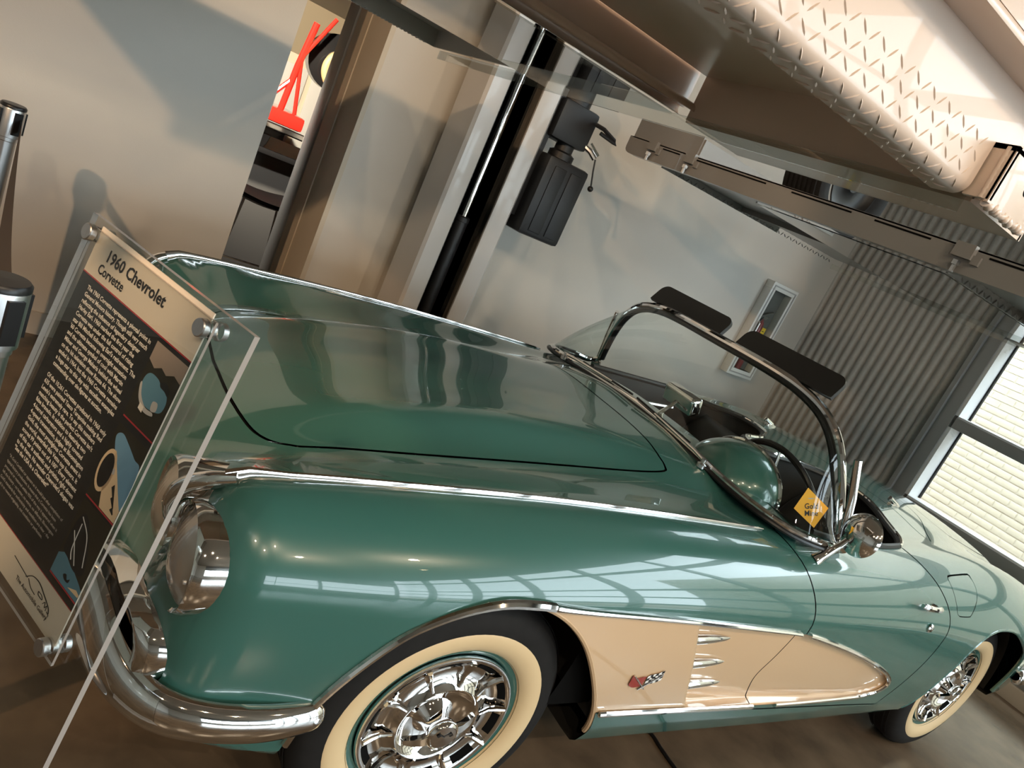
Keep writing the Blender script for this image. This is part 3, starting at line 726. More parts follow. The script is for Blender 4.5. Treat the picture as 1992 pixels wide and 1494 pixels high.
for a, b in zip(tt, bbs):
    rows.append([tuple(a[i]+(b[i]-a[i])*t+((-.030*math.sin(math.pi*t)) if i == 0 else 0) for i in range(3)) for t in np.linspace(0, 1, 12)])
g.grid(rows).build('windshield_glass', 'wglass', frm, smooth=80)
for s in (-1, 1):
    MB().tube([(1.240, s*.665, 1.170), (1.274, s*.696, 1.05), (1.312, s*.722, .905)], [.013, .014, .015], 10, flat=.7).build('vent_post', 'chrome', frm)
    MB().tube([(1.300, s*.712, .915), (1.32, s*.72, .90), (1.30, s*.74, .895)], .020, 10).build('pillar_foot', 'chrome', frm)
    # visors stand up from the header
    y0, y1 = (s*.055, s*.505) if s < 0 else (s*.030, s*.455)
    ym = (y0+y1)/2; hw = abs(y1-y0)/2; v = MB(); pr = []
    for cx_, cy_ in ((-1, 0), (-1, 1), (1, 1), (1, 0)):
        for k in range(6):
            if cy_: a = math.pi/2+(math.pi/2*(1-k/5) if cx_ < 0 else -math.pi/2*k/5); pr.append((cx_*(hw-.035)+.035*math.cos(a), .090-.035+.035*math.sin(a)))
            elif k == 0: pr.append((cx_*hw, 0))
    vd = Vector((.052, 0, .085)).normalized(); vn = Vector((vd.z, 0, -vd.x))
    v.prism(pr, -.008, .008, axes=lambda a, b, t: (1.195+vd.x*b+vn.x*t, ym+a, 1.298+vd.z*b+vn.z*t)); v.build('sun_visor', 'vinyl', frm)
    # wiper
    wy = -.40 if s < 0 else .47; ws_ = -s
    wp = MB().lathe([(.016, 0), (.016, .012), (.009, .016), (.009, .03), (.0001, .032)], (.915, wy, .930), (0, 0, 1), 14).build('wiper_pivot', 'chrome2', car)
    MB().tube([(.915, wy, .955), (.926, wy+ws_*.06, .960), (.936, wy+ws_*.30, .975)], [.007, .006, .004], 8).build('wiper_arm', 'chrome2', wp)
    MB().tube([(.934, wy+ws_*.10, .968), (.945, wy+ws_*.42, .980)], .0045, 6).build('wiper_blade', 'black', wp)
# ---- interior
def rim_z(x, w): return top_pt(x, w)[2]
rim = [(x, w, rim_z(x, min(max(w, .0), .69)+.010)) for x, w in CK]
rim2 = mir([(x, w, z) for x, w, z in rim]) if False else [(x, -w, z) for x, w, z in reversed(rim)]+rim[1:]
tub = MB(); tub.grid([[(x, y, z-.002), (x, y*.97, z-.10), (1.55+(x-1.55)*.94, y*.92, .30)] for x, y, z in rim2])
b0 = len(tub.v); tub.build('cockpit_lining', 'vinyl', car, smooth=50)
MB().box((1.0, -.64, .27), (2.1, .64, .30)).build('cockpit_floor', 'under', car)
# dark edge roll on the doors, bright roll behind the seats
ii = [i for i, p in enumerate(rim) if 1.2 < p[0] and p[1] > .64]
for s in (-1, 1):
    MB().tube([(x, s*(w-.004), z+.004) for x, w, z in rim if p is not None and (w > .64 and x > 1.24 and x < 1.80)], .013, 8, flat=.8).build('door_cap_roll', 'vinyl', doors[s])
    MB().tube([(x, s*w, z+.004) for x, w, z in rim if (x >= 1.78 or (x > 1.5 and w < .2))], .011, 8, flat=.8).build('cockpit_moulding', 'chrome', car)
    MB().tube([(x-.016, s*w, z-.004) for x, w, z in rim if (x >= 1.78 or (x > 1.5 and w < .2))], .012, 8).build('cockpit_seal', 'vinyl', car)
# dash top, instrument dome, wheel
dt = [[(p[0]+(1.12-p[0])*t, p[1]*(1-.06*t), p[2]-.004-.012*t) for t in np.linspace(0, 1, 6)] for p in resample([q for q in bas_l if q[0] < 1.1], 30)]
dsh = MB().grid(dt, flip=True).build('dashboard', 'paint', car, smooth=60)
MB().grid([[(1.12, y, .915), (1.135, y, .86), (1.15, y, .76), (1.10, y, .60)] for y in np.linspace(-.66, .66, 20)]).build('dashboard_face', 'vinyl', dsh, smooth=60)
rows = []
for t in np.linspace(0, 1, 14):
    xx = 1.175-.21*t; sc_ = math.sqrt(max(0, 1-t**2.2))
    rows.append([(xx, -.365+.180*sc_*math.cos(a), .895+.138*sc_*math.sin(a)) for a in np.linspace(0, math.pi, 24)])
MB().grid(rows).build('instrument_dome', 'paint', dsh, smooth=70)
MB().tube([(1.175, -.365+.182*math.cos(a), .895+.140*math.sin(a)) for a in np.linspace(0, math.pi, 30)], .008, 8).build('dome_moulding', 'chrome', dsh)
MB().add([(1.165, -.365, .895)]+[(1.165, -.365+.176*math.cos(a), .895+.134*math.sin(a)) for a in np.linspace(0, math.pi, 20)], [(0, i, i+1) for i in range(1, 20)]).build('gauge_face', 'black', dsh)
for y in (-.05, .30):
    MB().sphere((1.03, y, .935), .035, 14, sc=(.8, 1, .5)).build('defroster_dome', 'paint', dsh)
swc = Vector((1.40, -.365, .865)); sa = Vector((.90, 0, .43)).normalized(); su = Vector((0, 1, 0)); sv_ = sa.cross(su)
def swp(r, a, h=0): return tuple(swc+su*(r*math.cos(a))+sv_*(r*math.sin(a))+sa*h)
sw = MB().tube([swp(.205, 2*math.pi*k/56) for k in range(56)], .0125, 10, closed=True).build('steering_wheel', 'black', car)
for a in (math.pi/2, math.pi*7/6, -math.pi/6):
    MB().tube([swp(.04, a, -.02), swp(.12, a, -.012), swp(.197, a, 0)], [.014, .011, .008], 8, flat=.4).build('wheel_spoke', 'chrome2', sw)
MB().lathe([(.0001, .01), (.03, .006), (.048, -.01), (.05, -.04)], tuple(swc), tuple(sa), 24).build('horn_button', 'chrome', sw)
MB().tube([tuple(swc-sa*.04), tuple(swc-sa*.30)], .025, 12).build('steering_column', 'black', sw)
for s in (-1, 1):
    st_ = MB().box((1.50, s*.35-.21, .42), (1.93, s*.35+.21, .58), bev=.05).build('seat', 'vinyl', car, smooth=60)
    bk = []
    for t in np.linspace(0, 1, 10):
        zz = .50+.36*t; xx = 1.82+.13*t; hw = .215*(1-1.3*max(0, t-.55)**2); th_ = .055*math.sqrt(max(.05, 1-max(0, (t-.75)/.25)**2))
        bk.append([(xx+th_*math.cos(a)*(.9), s*.35+hw*np.sign(math.sin(a))*abs(math.sin(a))**.6, zz) for a in np.linspace(0, 2*math.pi, 24, endpoint=False)])
    b_ = MB().grid(bk, closev=True); n0 = len(bk)*24; b_.f.append(tuple(range(n0-24, n0))); b_.mi.append(0)
    b_.build('seat_back', 'vinyl', car, smooth=70)
    MB().tube([(1.17, s*.60, .80), (1.35, s*.615, .815), (1.6, s*.615, .80), (1.80, s*.60, .82)], .012, 8).build('door_pull', 'chrome2', doors[s])
    # soft-top catches on the deck
    p = top_pt(2.25, .366, s); L = MB().box((p[0]-.02, p[1]-.013, p[2]-.004), (p[0]+.045, p[1]+.013, p[2]+.008), bev=.003)
    L.tube([(p[0]+.04, p[1], p[2]+.006), (p[0]+.0, p[1], p[2]+.016), (p[0]-.045, p[1], p[2]+.030), (p[0]-.052, p[1], p[2]+.018)], [.008, .010, .009, .005], 8); L.build('top_catch', 'chrome', car)
    # door handle, key lock
    q = side_pt(1.80, .785, s); hd = MB().tube([(q[0]-.105+.15*t, q[1]+s*(.018+.012*math.sin(math.pi*t)), q[2]+.014-.010*t) for t in np.linspace(0, 1, 12)], [.007, .010, .011, .011, .010, .010, .010, .011, .012, .013, .012, .008], 10)
    hd.tube([(q[0]+.02, q[1]-s*.002, q[2]), (q[0]+.02, q[1]+s*.02, q[2]+.002)], .011, 10).build('door_handle', 'chrome', doors[s])
    q = side_pt(1.825, .715, s); MB().lathe([(.017, 0), (.017, .004), (.012, .008), (.006, .0085), (.006, .004), (.0001, .004)], q, (0, s, 0), 20).build('door_lock', 'chrome', doors[s])
# outside mirror (driver side) and inside mirror on the dash
b = top_pt(1.155, .765, -1)
MB().tube([(b[0]-.02, b[1], b[2]-.01), (b[0], b[1]-.005, b[2]+.012), (b[0]+.025, b[1]-.025, b[2]+.070), (b[0]+.045, b[1]-.035, b[2]+.115)], [.022, .015, .010, .010], 12).build('mirror_stalk', 'chrome', car)
mc = (b[0]+.052, b[1]-.040, b[2]+.122)
MB().lathe([(.0001, -.030), (.030, -.026), (.055, -.012), (.068, .004), (.070, .012), (.064, .014), (.0001, .014)], mc, (.93, -.2, -.1), 40).build('outside_mirror', 'chrome', car, smooth=60)
MB().tube([(1.055, -.005, .935), (1.065, -.002, .950), (1.10, 0, .985), (1.125, 0, 1.015)], [.020, .011, .008, .008], 10).build('mirror_stalk', 'chrome', dsh)
bm_ = bmesh.new(); bmesh.ops.create_cube(bm_, size=1)
for v in bm_.verts: v.co = Vector((v.co.x*.055, v.co.y*.17, v.co.z*.075))
bmesh.ops.bevel(bm_, geom=bm_.edges[:], offset=.016, segments=4, profile=.6, affect='EDGES')
MB().bm(bm_, mtx=Matrix.Translation((1.145, .0, 1.030))@Matrix.Rotation(-.25, 4, 'Y')).build('inside_mirror', 'chrome', dsh, smooth=60)
# crossed-flag badge on each front cove
MT['flag_red'] = mat('flag_red', (.40, .045, .03), .25, .3, coat=.6); MT['flag_white'] = mat('flag_white', (.85, .84, .80), .3)
for s in (-1, 1):
    def fy(x, z): return s*(float(cove_Y(x, z))+.0035)
    def fp(a, b): x, z = .520+a, .500+b; return (x, fy(x, z), z)
    bg_ = MB().tube([fp(-.052, .028), fp(.012, -.020)], .0028, 6).tube([fp(.052, .030), fp(-.010, -.022)], .0028, 6).build('flag_badge', 'chrome', car)
    MB().grid([[fp(-.058+.052*t+.004*q, .030-.010*math.sin(t*4)*.6-.010*t-.034*q) for q in (0, .5, 1)] for t in np.linspace(0, 1, 9)]).build('red_flag', 'flag_red', bg_)
    ck = [MB(), MB()]
    for i in range(6):
        for j in range(4):
            f4 = [fp(.006+.0088*(i+a)-.0018*(j+c), -.010+.0085*(j+c)+.0030*(i+a)+.0015*math.sin((i+a)*1.2)) for a, c in ((0, 0), (1, 0), (1, 1), (0, 1))]
            ck[(i+j) % 2].add(f4, [(0, 1, 2, 3)])
    ck[0].build('flag_squares', 'black', bg_); ck[1].build('flag_squares', 'flag_white', bg_)
# yellow diamond card tucked inside the glass
MT['card'] = mat('yellow_card', (.92, .46, .02), .5)

# ================================================================== text helper
def text_mesh(lines, size, lead, name, m, parent, frame, align='LEFT', bold=0.0, lift=.0006):
    """flat lettering as real mesh on the plane frame(u, v, h)"""
    mb = MB()
    for k, (t, u0, v0, wd) in enumerate(lines):
        c = bpy.data.curves.new('t', 'FONT'); c.body = t; c.size = size; c.resolution_u = 2; c.offset = bold; c.align_x = align
        o = bpy.data.objects.new('t', c); COL.objects.link(o)
        dg = bpy.context.evaluated_depsgraph_get(); me = o.evaluated_get(dg).to_mesh()
        vs = [v.co.copy() for v in me.vertices]; fs = [tuple(p.vertices) for p in me.polygons]; o.evaluated_get(dg).to_mesh_clear()
        bpy.data.objects.remove(o); bpy.data.curves.remove(c)
        if not vs: continue
        w = max(v.x for v in vs); sx = (wd/w) if wd else 1.0
        mb.add([frame(u0+v.x*sx, v0-v.y, lift) for v in vs], fs)
    me = bpy.data.meshes.new(name); me.from_pydata(mb.v, [], mb.f); me.materials.append(MT[m] if isinstance(m, str) else m)
    o = bpy.data.objects.new(name, me); COL.objects.link(o); o.parent = parent; return o
MT['ink'] = mat('black_ink', (.010, .010, .011), .45); MT['ink_white'] = mat('white_ink', (.80, .78, .74), .5); MT['paper'] = mat('print_paper', (.80, .73, .64), .35)
MT['red'] = mat('red_line', (.45, .03, .04), .5); MT['ink_grey'] = mat('grey_ink', (.45, .44, .42), .5)
# ---- yellow diamond card on the windshield
kd = [on_ for on_ in ((1.085,-.668,1.043),(1.150,-.722,1.012),(1.128,-.727,.940),(1.066,-.673,.968))]
kc = Vector((0, 0, 0))
for q in kd: kc += Vector(q)/4
ku = (Vector(kd[1])-Vector(kd[3])).normalized(); kn = ku.cross(Vector(kd[0])-Vector(kd[2])).normalized(); kv = kn.cross(ku)
if kn.dot(Vector(CAMPOS)-kc) < 0: kn = -kn
kc0 = kc.copy(); kc = kc-kn*.022
card = empty('diamond_card', tuple(kc)); tag(card, 'yellow diamond-shaped card with black lettering inside the windshield corner', 'card')
vs = [Vector(q)-kc0+kn*h for h in (-.0006, .0006) for q in kd]
MB().add(vs, [(0, 1, 2, 3), (7, 6, 5, 4), (0, 1, 5, 4), (1, 2, 6, 5), (2, 3, 7, 6), (3, 0, 4, 7)]).build('card_sheet', 'card', card)
eu = (Vector(kd[1])-Vector(kd[0])).normalized(); u_txt = (Vector(kd[1])-Vector(kd[3])).normalized(); v_txt = -(kn.cross(u_txt))
if v_txt.dot(Vector(kd[2])-Vector(kd[0])) < 0: v_txt = -v_txt
cf = lambda u, v, h: tuple(u_txt*u+v_txt*v+kn*(h+.0006))
text_mesh([('Gold', -.021, .002, .042), ('Mine', -.021, .024, .042)], .024, 0, 'printed_text', 'ink', card, cf, bold=.0004)
eb = MB(); eb.add([cf(-.010+.020*a, -.040+.013*c, 0) for a, c in ((0, .3), (.5, 0), (1, .3), (1, .8), (.5, 1), (0, .8))], [(0, 1, 2, 3, 4, 5)]); eb.build('printed_emblem', 'ink_grey', card, smooth=0)
# ================================================================== SIGN on a clear acrylic stand
SO = Vector((-.890, -.711, 1.213)); SU = Vector((.416, -.909, 0)).normalized(); SV = Vector((-.126, -.058, -.990)).normalized(); SN = Vector((-.901, -.412, .139)).normalized()
SB = SO+SV*1.15; SB.z = 0
sign = empty('sign_stand', tuple(SB)); tag(sign, 'clear acrylic stand holding a black and white printed car sign', 'sign')
def sf(u, v, h=0): return tuple(SO+SU*u+SV*v+SN*h-SB)
def slab(u0, u1, v0, v1, h0, h1, name, m, parent, edge=None, bev=.002):
    b = MB(); c = [sf(u, v, h) for h in (h0, h1) for u, v in ((u0, v0), (u1, v0), (u1, v1), (u0, v1))]
    b.add(c, [(0, 1, 2, 3), (7, 6, 5, 4)], 0); b.add(c, [(0, 4, 5, 1), (1, 5, 6, 2), (2, 6, 7, 3), (3, 7, 4, 0)], 1 if edge else 0)
    return b.build(name, [m, edge] if edge else m, parent, smooth=0)
vfl = (0-SO.z)/SV.z
MT['acr_edge'] = mat('polished_acrylic_edge', (.34, .31, .29), .10, spec=.8)
back = slab(-.045, .348, -.006, vfl-.012, -.014, -.006, 'back_plate', 'acrylic', sign, 'acr_edge')
front = slab(-.012, .292, .006, .498, .0005, .0040, 'front_plate', 'acrylic', sign, 'acr_edge')
slab(-.05, .353, vfl-.012, vfl, -.09, .06, 'stand_foot', 'acrylic', sign, 'acr_edge')
sh = slab(0, .278, 0, .4835, -.002, 0, 'print_sheet', 'paper', sign)
slab(0, .278, .0665, .426, 0, .0003, 'printed_panel', 'ink', sh)
slab(0, .278, .0655, .0672, 0, .00035, 'printed_line', 'red', sh); slab(0, .278, .4255, .4268, 0, .00035, 'printed_line', 'red', sh)
for v in (.178, .296, .4135): slab(.207, .278, v, v+.002, .0003, .0005, 'printed_line', 'red', sh)
fr = lambda u, v, h: sf(u, v, h)
text_mesh([('1960 Chevrolet', .036, .036, .152)], .0235, 0, 'printed_title', 'ink', sh, fr, bold=.0006)
text_mesh([('Corvette', .030, .056, .068)], .019, 0, 'printed_subtitle', 'ink', sh, fr, bold=.0004)
P1 = ["The 1960 Corvette represents a pivotal point in", "General Motors history. Though still very much", "reflecting the influence of legendary designer", "Harley Earl, 1960 marked the first year the", "Corvette was under the full control of rising", "star Bill Mitchell following Earl's retirement. The", "'60 Corvette became an overnight sensation", "and the ultimate symbol of cool with Martin", "Milner and George Maharis behind the wheel", "on the hit television show Route 66. The show", "ended in 1964, but the 1960 Corvette remains", "a huge star to this day with excellent examples", "commanding over six-figures at auction."]
P2 = ["Of the 10,261 Corvettes produced in 1960 only", "635 were painted Tasco Turquoise making Red", "Lewis's extremely rare. To say this numbers", "matching beauty is the perfect Corvette isn't", "false bravado. In addition to featuring two", "4-barrel carburetors and a highly coveted", "4-speed transmission, judges at Bloomington", "Gold, the most prestigious Corvette event in", "the world, awarded this Vette top honors. It", "scored 99 points out of a 100*. Every element", "of this car is authentic and pristine right down", "to the frame. No wonder Chevrolet's slogan was", '"See the USA in a Chevrolet!"']
P3 = ["*A Gold Certified car appears as it would just after completion of", "typical factory production. It means that a Corvette has been", "preserved or restored within 95% of the way it appeared when it", "left the factory - no better, no worse, no different. Bloomington", "Gold's standards for authenticity and condition are clear - the", "goal is to reward originality, not condition or perfection."]
text_mesh([(t, .026, .084+.0098*i, None) for i, t in enumerate(P1)]+[(t, .024, .2205+.0098*i, None) for i, t in enumerate(P2)], .0087, 0, 'printed_text', 'ink_white', sh, fr, bold=.00018, lift=.0007)
text_mesh([(t, .022, .353+.0084*i, None) for i, t in enumerate(P3)], .0062, 0, 'printed_text', 'ink_grey', sh, fr, lift=.0007)
text_mesh([('The Automobile Gallery', .150, .468, .092)], .0085, 0, 'printed_text', 'ink', sh, fr, bold=.0001)
# line-drawn car emblem
em = MB()
def line2(L, r=.0005): em.tube([sf(u, v, .0006) for u, v in cr(L, 5)], r, 4)
line2([(.128,.447),(.150,.449),(.172,.451)]); line2([(.168,.452),(.182,.442),(.200,.440),(.220,.446),(.236,.452),(.241,.458)], .0007)
line2([(.175,.450),(.186,.456),(.200,.458)]); line2([(.205,.449),(.214,.449),(.218,.453),(.207,.453),(.205,.449)]); line2([(.222,.456),(.226,.451),(.229,.457),(.232,.452),(.233,.459)]); line2([(.236,.458),(.242,.460),(.240,.464)])
em.build('printed_emblem', 'ink', sh)
# three printed photographs in the right-hand column (flat prints)
PC = {k: mat('print_'+k, c, .5) for k, c in dict(dark=(.020, .017, .008), sky=(.30, .25, .22), blue=(.10, .24, .34), blue2=(.17, .36, .55), cream=(.72, .55, .36), chrome=(.45, .45, .45), black=(.008, .008, .008), white=(.75, .72, .66)).items()}
def blob(L, c, h, par, smooth=True):
    q = cr(L, 5, True) if smooth else L
    b = MB(); b.add([sf(u, v, h) for u, v in q], [tuple(range(len(q)))]); return b.build('printed_shape', PC[c], par, smooth=0)
for (v0, v1, u0) in ((.072, .1775, .2055), (.190, .2955, .2065), (.302, .4130, .2065)):
    ph = slab(u0, .278, v0, v1, .0003, .0004, 'printed_photo', PC['dark'], sh)
    if v0 < .1:
        blob([(.206,.073),(.278,.073),(.278,.098),(.262,.094),(.248,.101),(.235,.097),(.222,.104),(.206,.098)], 'sky', .0005, ph, False)
        blob([(.214,.118),(.222,.111),(.238,.111),(.250,.116),(.262,.117),(.270,.128),(.268,.142),(.255,.148),(.236,.150),(.220,.143),(.213,.131)], 'blue', .0006, ph)
        blob([(.245,.112),(.256,.108),(.266,.113),(.268,.121),(.258,.118),(.248,.117)], 'black', .0007, ph)
        blob([(.213,.128),(.222,.142),(.238,.151),(.254,.150),(.256,.154),(.238,.157),(.220,.148),(.211,.133)], 'chrome', .0007, ph)
        blob([(.226,.150),(.236,.152),(.236,.160),(.226,.158)], 'white', .0008, ph, False); blob([(.247,.138),(.257,.136),(.259,.146),(.249,.149)], 'chrome', .0008, ph)
    elif v0 < .25:
        blob([(.212,.207),(.222,.198),(.240,.203),(.262,.212),(.278,.219),(.278,.276),(.262,.262),(.240,.240),(.224,.226)], 'blue2', .0005, ph)
        blob([(.224,.220),(.238,.236),(.262,.262),(.278,.278),(.278,.2950),(.240,.2950),(.228,.27),(.234,.245)], 'cream', .0006, ph, False)
        ring_ = [(.222+.017*math.cos(a), .252+.030*math.sin(a)) for a in np.linspace(0, 2*math.pi, 24, endpoint=False)]
        blob(ring_, 'cream', .0006, ph, False); blob([(.222+.013*math.cos(a), .252+.024*math.sin(a)) for a in np.linspace(0, 2*math.pi, 24, endpoint=False)], 'black', .0007, ph, False)
        for k in range(3): blob([(.246+.007*k, .262+.012*k), (.250+.007*k, .256+.012*k), (.262+.004*k, .275+.006*k), (.261+.004*k, .277+.006*k)], 'black', .0007, ph, False)
        blob([(.234,.244),(.237,.241),(.240,.247),(.236,.249)], 'chrome', .0007, ph)
    else:
        blob([(.207,.413),(.207,.385),(.222,.376),(.246,.384),(.270,.392),(.278,.396),(.278,.413)], 'blue', .0005, ph, False)
        blob([(.212,.372),(.216,.325),(.232,.318),(.256,.345),(.268,.378),(.250,.386),(.228,.380)], 'black', .0006, ph)
        for L in ([(.222,.322),(.246,.338),(.262,.372)], [(.218,.345),(.232,.362),(.246,.380)], [(.226,.330),(.228,.365),(.235,.378)]):
            em2 = MB().tube([sf(u, v, .0008) for u, v in cr(L, 6)], .0007, 4).build('printed_shape', PC['chrome'], ph)
        blob([(.234,.401),(.240,.397),(.245,.402),(.250,.398),(.249,.404),(.240,.405)], 'black', .0007, ph)
        blob([(.252,.408),(.27,.400),(.278,.402),(.278,.406)], 'cream', .0007, ph, False)
for u, v in ((-.009, .0155), (.2785, .0205), (.2690, .4855), (-.012, .483)):
    so = MB().lathe([(.0001, .014), (.0105, .014), (.0118, .0128), (.0118, .0050), (.0105, .0044)], sf(u, v), tuple(SN), 32)
    so.lathe([(.0105, -.006), (.0105, .0004)], sf(u, v), tuple(SN), 24); so.lathe([(.0105, -.0235), (.0118, -.022), (.0118, -.0145)], sf(u, v), tuple(SN), 32)
    so.build('standoff_screw', 'alu', sign, smooth=40)
# ================================================================== retractable belt barriers
MT['belt'] = mat('belt_webbing', (.055, .040, .032), .75)
def barrier(name, x, y, label):
    t = empty(name, (x, y, 0)); tag(t, label, 'barrier', None)
    MB().lathe([(.0001, 0), (.17, .0), (.175, .006), (.172, .014), (.05, .030), (.033, .05)], n=40).build('foot', 'alu', t, smooth=50)
    MB().lathe([(.0318, .04), (.0318, .885), (.0345, .888), (.0345, .90)], n=32).build('post', 'alu', t, smooth=40)
    hd = MB().lathe([(.036, .90), (.0405, .902), (.0405, 1.0), (.0395, 1.003)], n=36).build('belt_head', 'alu', t, smooth=40)
    MB().lathe([(.0395, 1.003), (.0412, 1.004), (.0412, 1.012), (.037, 1.017), (.0001, 1.018)], n=36).build('head_cap', 'black', hd, smooth=40)
    for a in (-1.0, .57, 2.14, 3.71):
        c, s_ = math.cos(a), math.sin(a); b = MB()
        b.add([(c*r-s_*w, s_*r+c*w, z) for r in (.036, .0455) for w in (-.013, .013) for z in (.915, .995)], [(0, 1, 3, 2), (4, 6, 7, 5), (0, 4, 5, 1), (2, 3, 7, 6), (0, 2, 6, 4), (1, 5, 7, 3)]); b.build('belt_slot', 'black', hd)
    return t
b1 = barrier('belt_barrier', -1.105, 1.40, 'brushed silver barrier post by the beige wall, farther of the two posts')
b2 = barrier('belt_barrier.001', -.984, -.455, 'silver barrier post with black cap nearest the sign at left edge')
bt = MB(); A_, B_ = Vector((-1.10+.030, 1.362, .955)), Vector((-.978, -.410, .955)); rows = []
for k in range(25):
    t = k/24; p = A_+(B_-A_)*t; sag = .10*4*t*(1-t); tw = .5*math.sin(t*2.0)
    rows.append([(p.x+.024*math.sin(tw)*q, p.y, p.z-sag+.024*math.cos(tw)*q) for q in (-1, 1)])
bt.grid(rows); blt = bt.build('barrier_belt', 'belt', None, smooth=60); tag(blt, 'dark woven belt stretched between the two silver barrier posts', 'belt')
# ================================================================== fire extinguisher cabinet
MT['cab'] = mat('white_enamel', (.74, .74, .71), .35)
ex = empty('extinguisher_cabinet', (3.62, YB, .885)); tag(ex, 'white recessed fire extinguisher cabinet on the back wall beside ribbed metal', 'cabinet')
W2, H2 = .155, .76
f = MB()
for (a0, a1, c0, c1) in ((-W2, W2, H2-.055, H2), (-W2, W2, 0, .055), (-W2, -W2+.052, .055, H2-.055), (W2-.052, W2, .055, H2-.055)): f.box((a0, -.075, c0), (a1, -.001, c1), bev=.004)
f.build('cabinet_frame', 'cab', ex)
f = MB()
for (a0, a1, c0, c1) in ((-W2+.02, W2-.02, H2-.030, H2-.020), (-W2+.02, W2-.02, .020, .030), (-W2+.02, -W2+.030, .03, H2-.03), (W2-.030, W2-.02, .03, H2-.03)): f.box((a0, -.079, c0), (a1, -.074, c1))
f.build('door_bead', mat('bead_grey', (.40, .40, .39), .5), ex)
MB().box((-W2+.05, -.012, .05), (W2-.05, -.004, H2-.05)).build('cabinet_back', mat('cabinet_inside', (.12, .12, .115), .6), ex)
MB().box((-W2+.052, -.070, .055), (W2-.052, -.067, H2-.055)).build('door_pane', 'pane', ex)
MB().tube([(-W2+.045, -.080, .30), (-W2+.045, -.095, .31), (-W2+.045, -.095, .44), (-W2+.045, -.080, .45)], .006, 8).build('door_pull', 'chrome2', ex)
fx = empty('fire_extinguisher', (3.595, YB-.036, .941)); tag(fx, 'small dark red fire extinguisher with yellow tag inside the white cabinet', 'extinguisher')
MT['exred'] = mat('extinguisher_red', (.22, .02, .022), .35, coat=.4)
MB().lathe([(.0001, 0), (.026, 0), (.028, .004), (.028, .36), (.022, .39), (.010, .405), (.010, .42)], n=28).build('cylinder', 'exred', fx, smooth=40)
MB().box((-.02, -.014, .42), (.025, .014, .445)).tube([(-.02, 0, .44), (.03, 0, .47), (.075, 0, .49)], .006, 6).tube([(-.02, 0, .425), (.03, 0, .43), (.07, 0, .44)], .006, 6).build('valve_head', 'chrome2', fx)
MB().tube([(-.015, -.01, .43), (-.036, -.012, .40), (-.036, -.012, .25)], .006, 8).build('hose', 'black', fx)
MB().lathe([(.0285, .18), (.0285, .26)], n=24).build('label_band', 'cab', fx)
MB().box((.008, -.033, .20), (.050, -.031, .36)).build('inspection_tag', mat('yellow_tag', (.72, .52, .03), .5), fx)
tm = MB()
for k in range(5): tm.box((.012, -.0335, .225+.026*k), (.046-.006*(k % 3), -.0332, .231+.026*k))
tm.build('tag_print', 'ink', fx)

# ---- cable lying on the floor under the sill
cb = MB().tube(cr([(1.02,.30,.006),(1.04,-.2,.006),(1.06,-.56,.006),(1.10,-.62,.006),(1.095,-.69,.006),(1.094,-.80,.006),(1.12,-1.2,.006),(1.05,-1.9,.006)], 8), .006, 8).build('floor_cable', 'black', None, smooth=60)
tag(cb, 'thin black cable lying on the floor under the car sill', 'cable')

# ================================================================== LIFT COLUMN with power unit
MT['lift'] = mat('lift_grey_paint', (.52, .51, .50), .30, coat=.3, noise=.05, nscale=4)
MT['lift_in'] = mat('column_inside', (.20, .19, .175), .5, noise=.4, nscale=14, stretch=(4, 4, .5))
MT['lift_pink'] = mat('lift_cream_paint', (.70, .565, .475), .30, coat=.35, noise=.04, nscale=5)
MT['plastic'] = mat('black_plastic', (.010, .010, .011), .45)
col = empty('lift_column', (.785, 1.58, 0)); tag(col, 'grey steel lift column with open front channel and black power unit', 'column')
H = 2.75; cs = MB()
prof = [(-.0925,-.118),(-.0925,-.130),(-.110,-.137),(-.185,-.137),(-.200,-.122),(-.200,.137),(.200,.137),(.200,-.122),(.185,-.137),(.110,-.137),(.0925,-.130),(.0925,-.118),(.180,-.112),(.180,.120),(-.180,.120),(-.180,-.112)]
cs.prism(prof, .02, H, axes=lambda u, v, t: (u, v, t)); cs.box((-.28, -.2, 0), (.28, .2, .02)); cs.build('column_channel', 'lift', col, smooth=40)
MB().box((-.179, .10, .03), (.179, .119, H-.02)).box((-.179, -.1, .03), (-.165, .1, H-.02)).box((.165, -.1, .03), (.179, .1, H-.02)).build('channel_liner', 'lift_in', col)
MB().lathe([(.021, 1.22), (.021, H-.1)], (.0, -.03, 0), n=24).build('piston_rod', 'chrome', col)
cy = MB().lathe([(.037, .03), (.037, 1.21), (.039, 1.212), (.039, 1.235), (.034, 1.240), (.022, 1.241)], (0, -.03, 0), n=28).build('hydraulic_cylinder', 'plastic', col, smooth=40)
ch = MB(); zz = .05
while zz < H-.1:
    ch.box((-.078, -.062, zz), (-.052, -.048, zz+.018), bev=.004); ch.box((-.074, -.066, zz+.010), (-.056, -.044, zz+.030), bev=.004); zz += .0265
tag(ch.build('lift_chain', 'plastic', col, smooth=0), kind='stuff')
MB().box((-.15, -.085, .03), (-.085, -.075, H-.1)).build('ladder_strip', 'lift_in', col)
pu = MB().box((.235, -.20, 1.28), (.50, .06, 1.70), bev=.022).build('oil_tank', 'plastic', col, smooth=50)
pu2 = MB()
for x0 in (.285, .39): pu2.box((x0, -.206, 1.31), (x0+.075, -.196, 1.66), bev=.004)
for y0 in (-.15, -.05): pu2.box((.497, y0, 1.31), (.506, y0+.075, 1.66), bev=.004)
pu2.build('tank_rib', 'plastic', pu)
MB().lathe([(.07, 1.70), (.07, 1.735), (.05, 1.745), (.05, 1.78)], (.37, -.07, 0), n=24).build('filler_neck', 'plastic', pu)
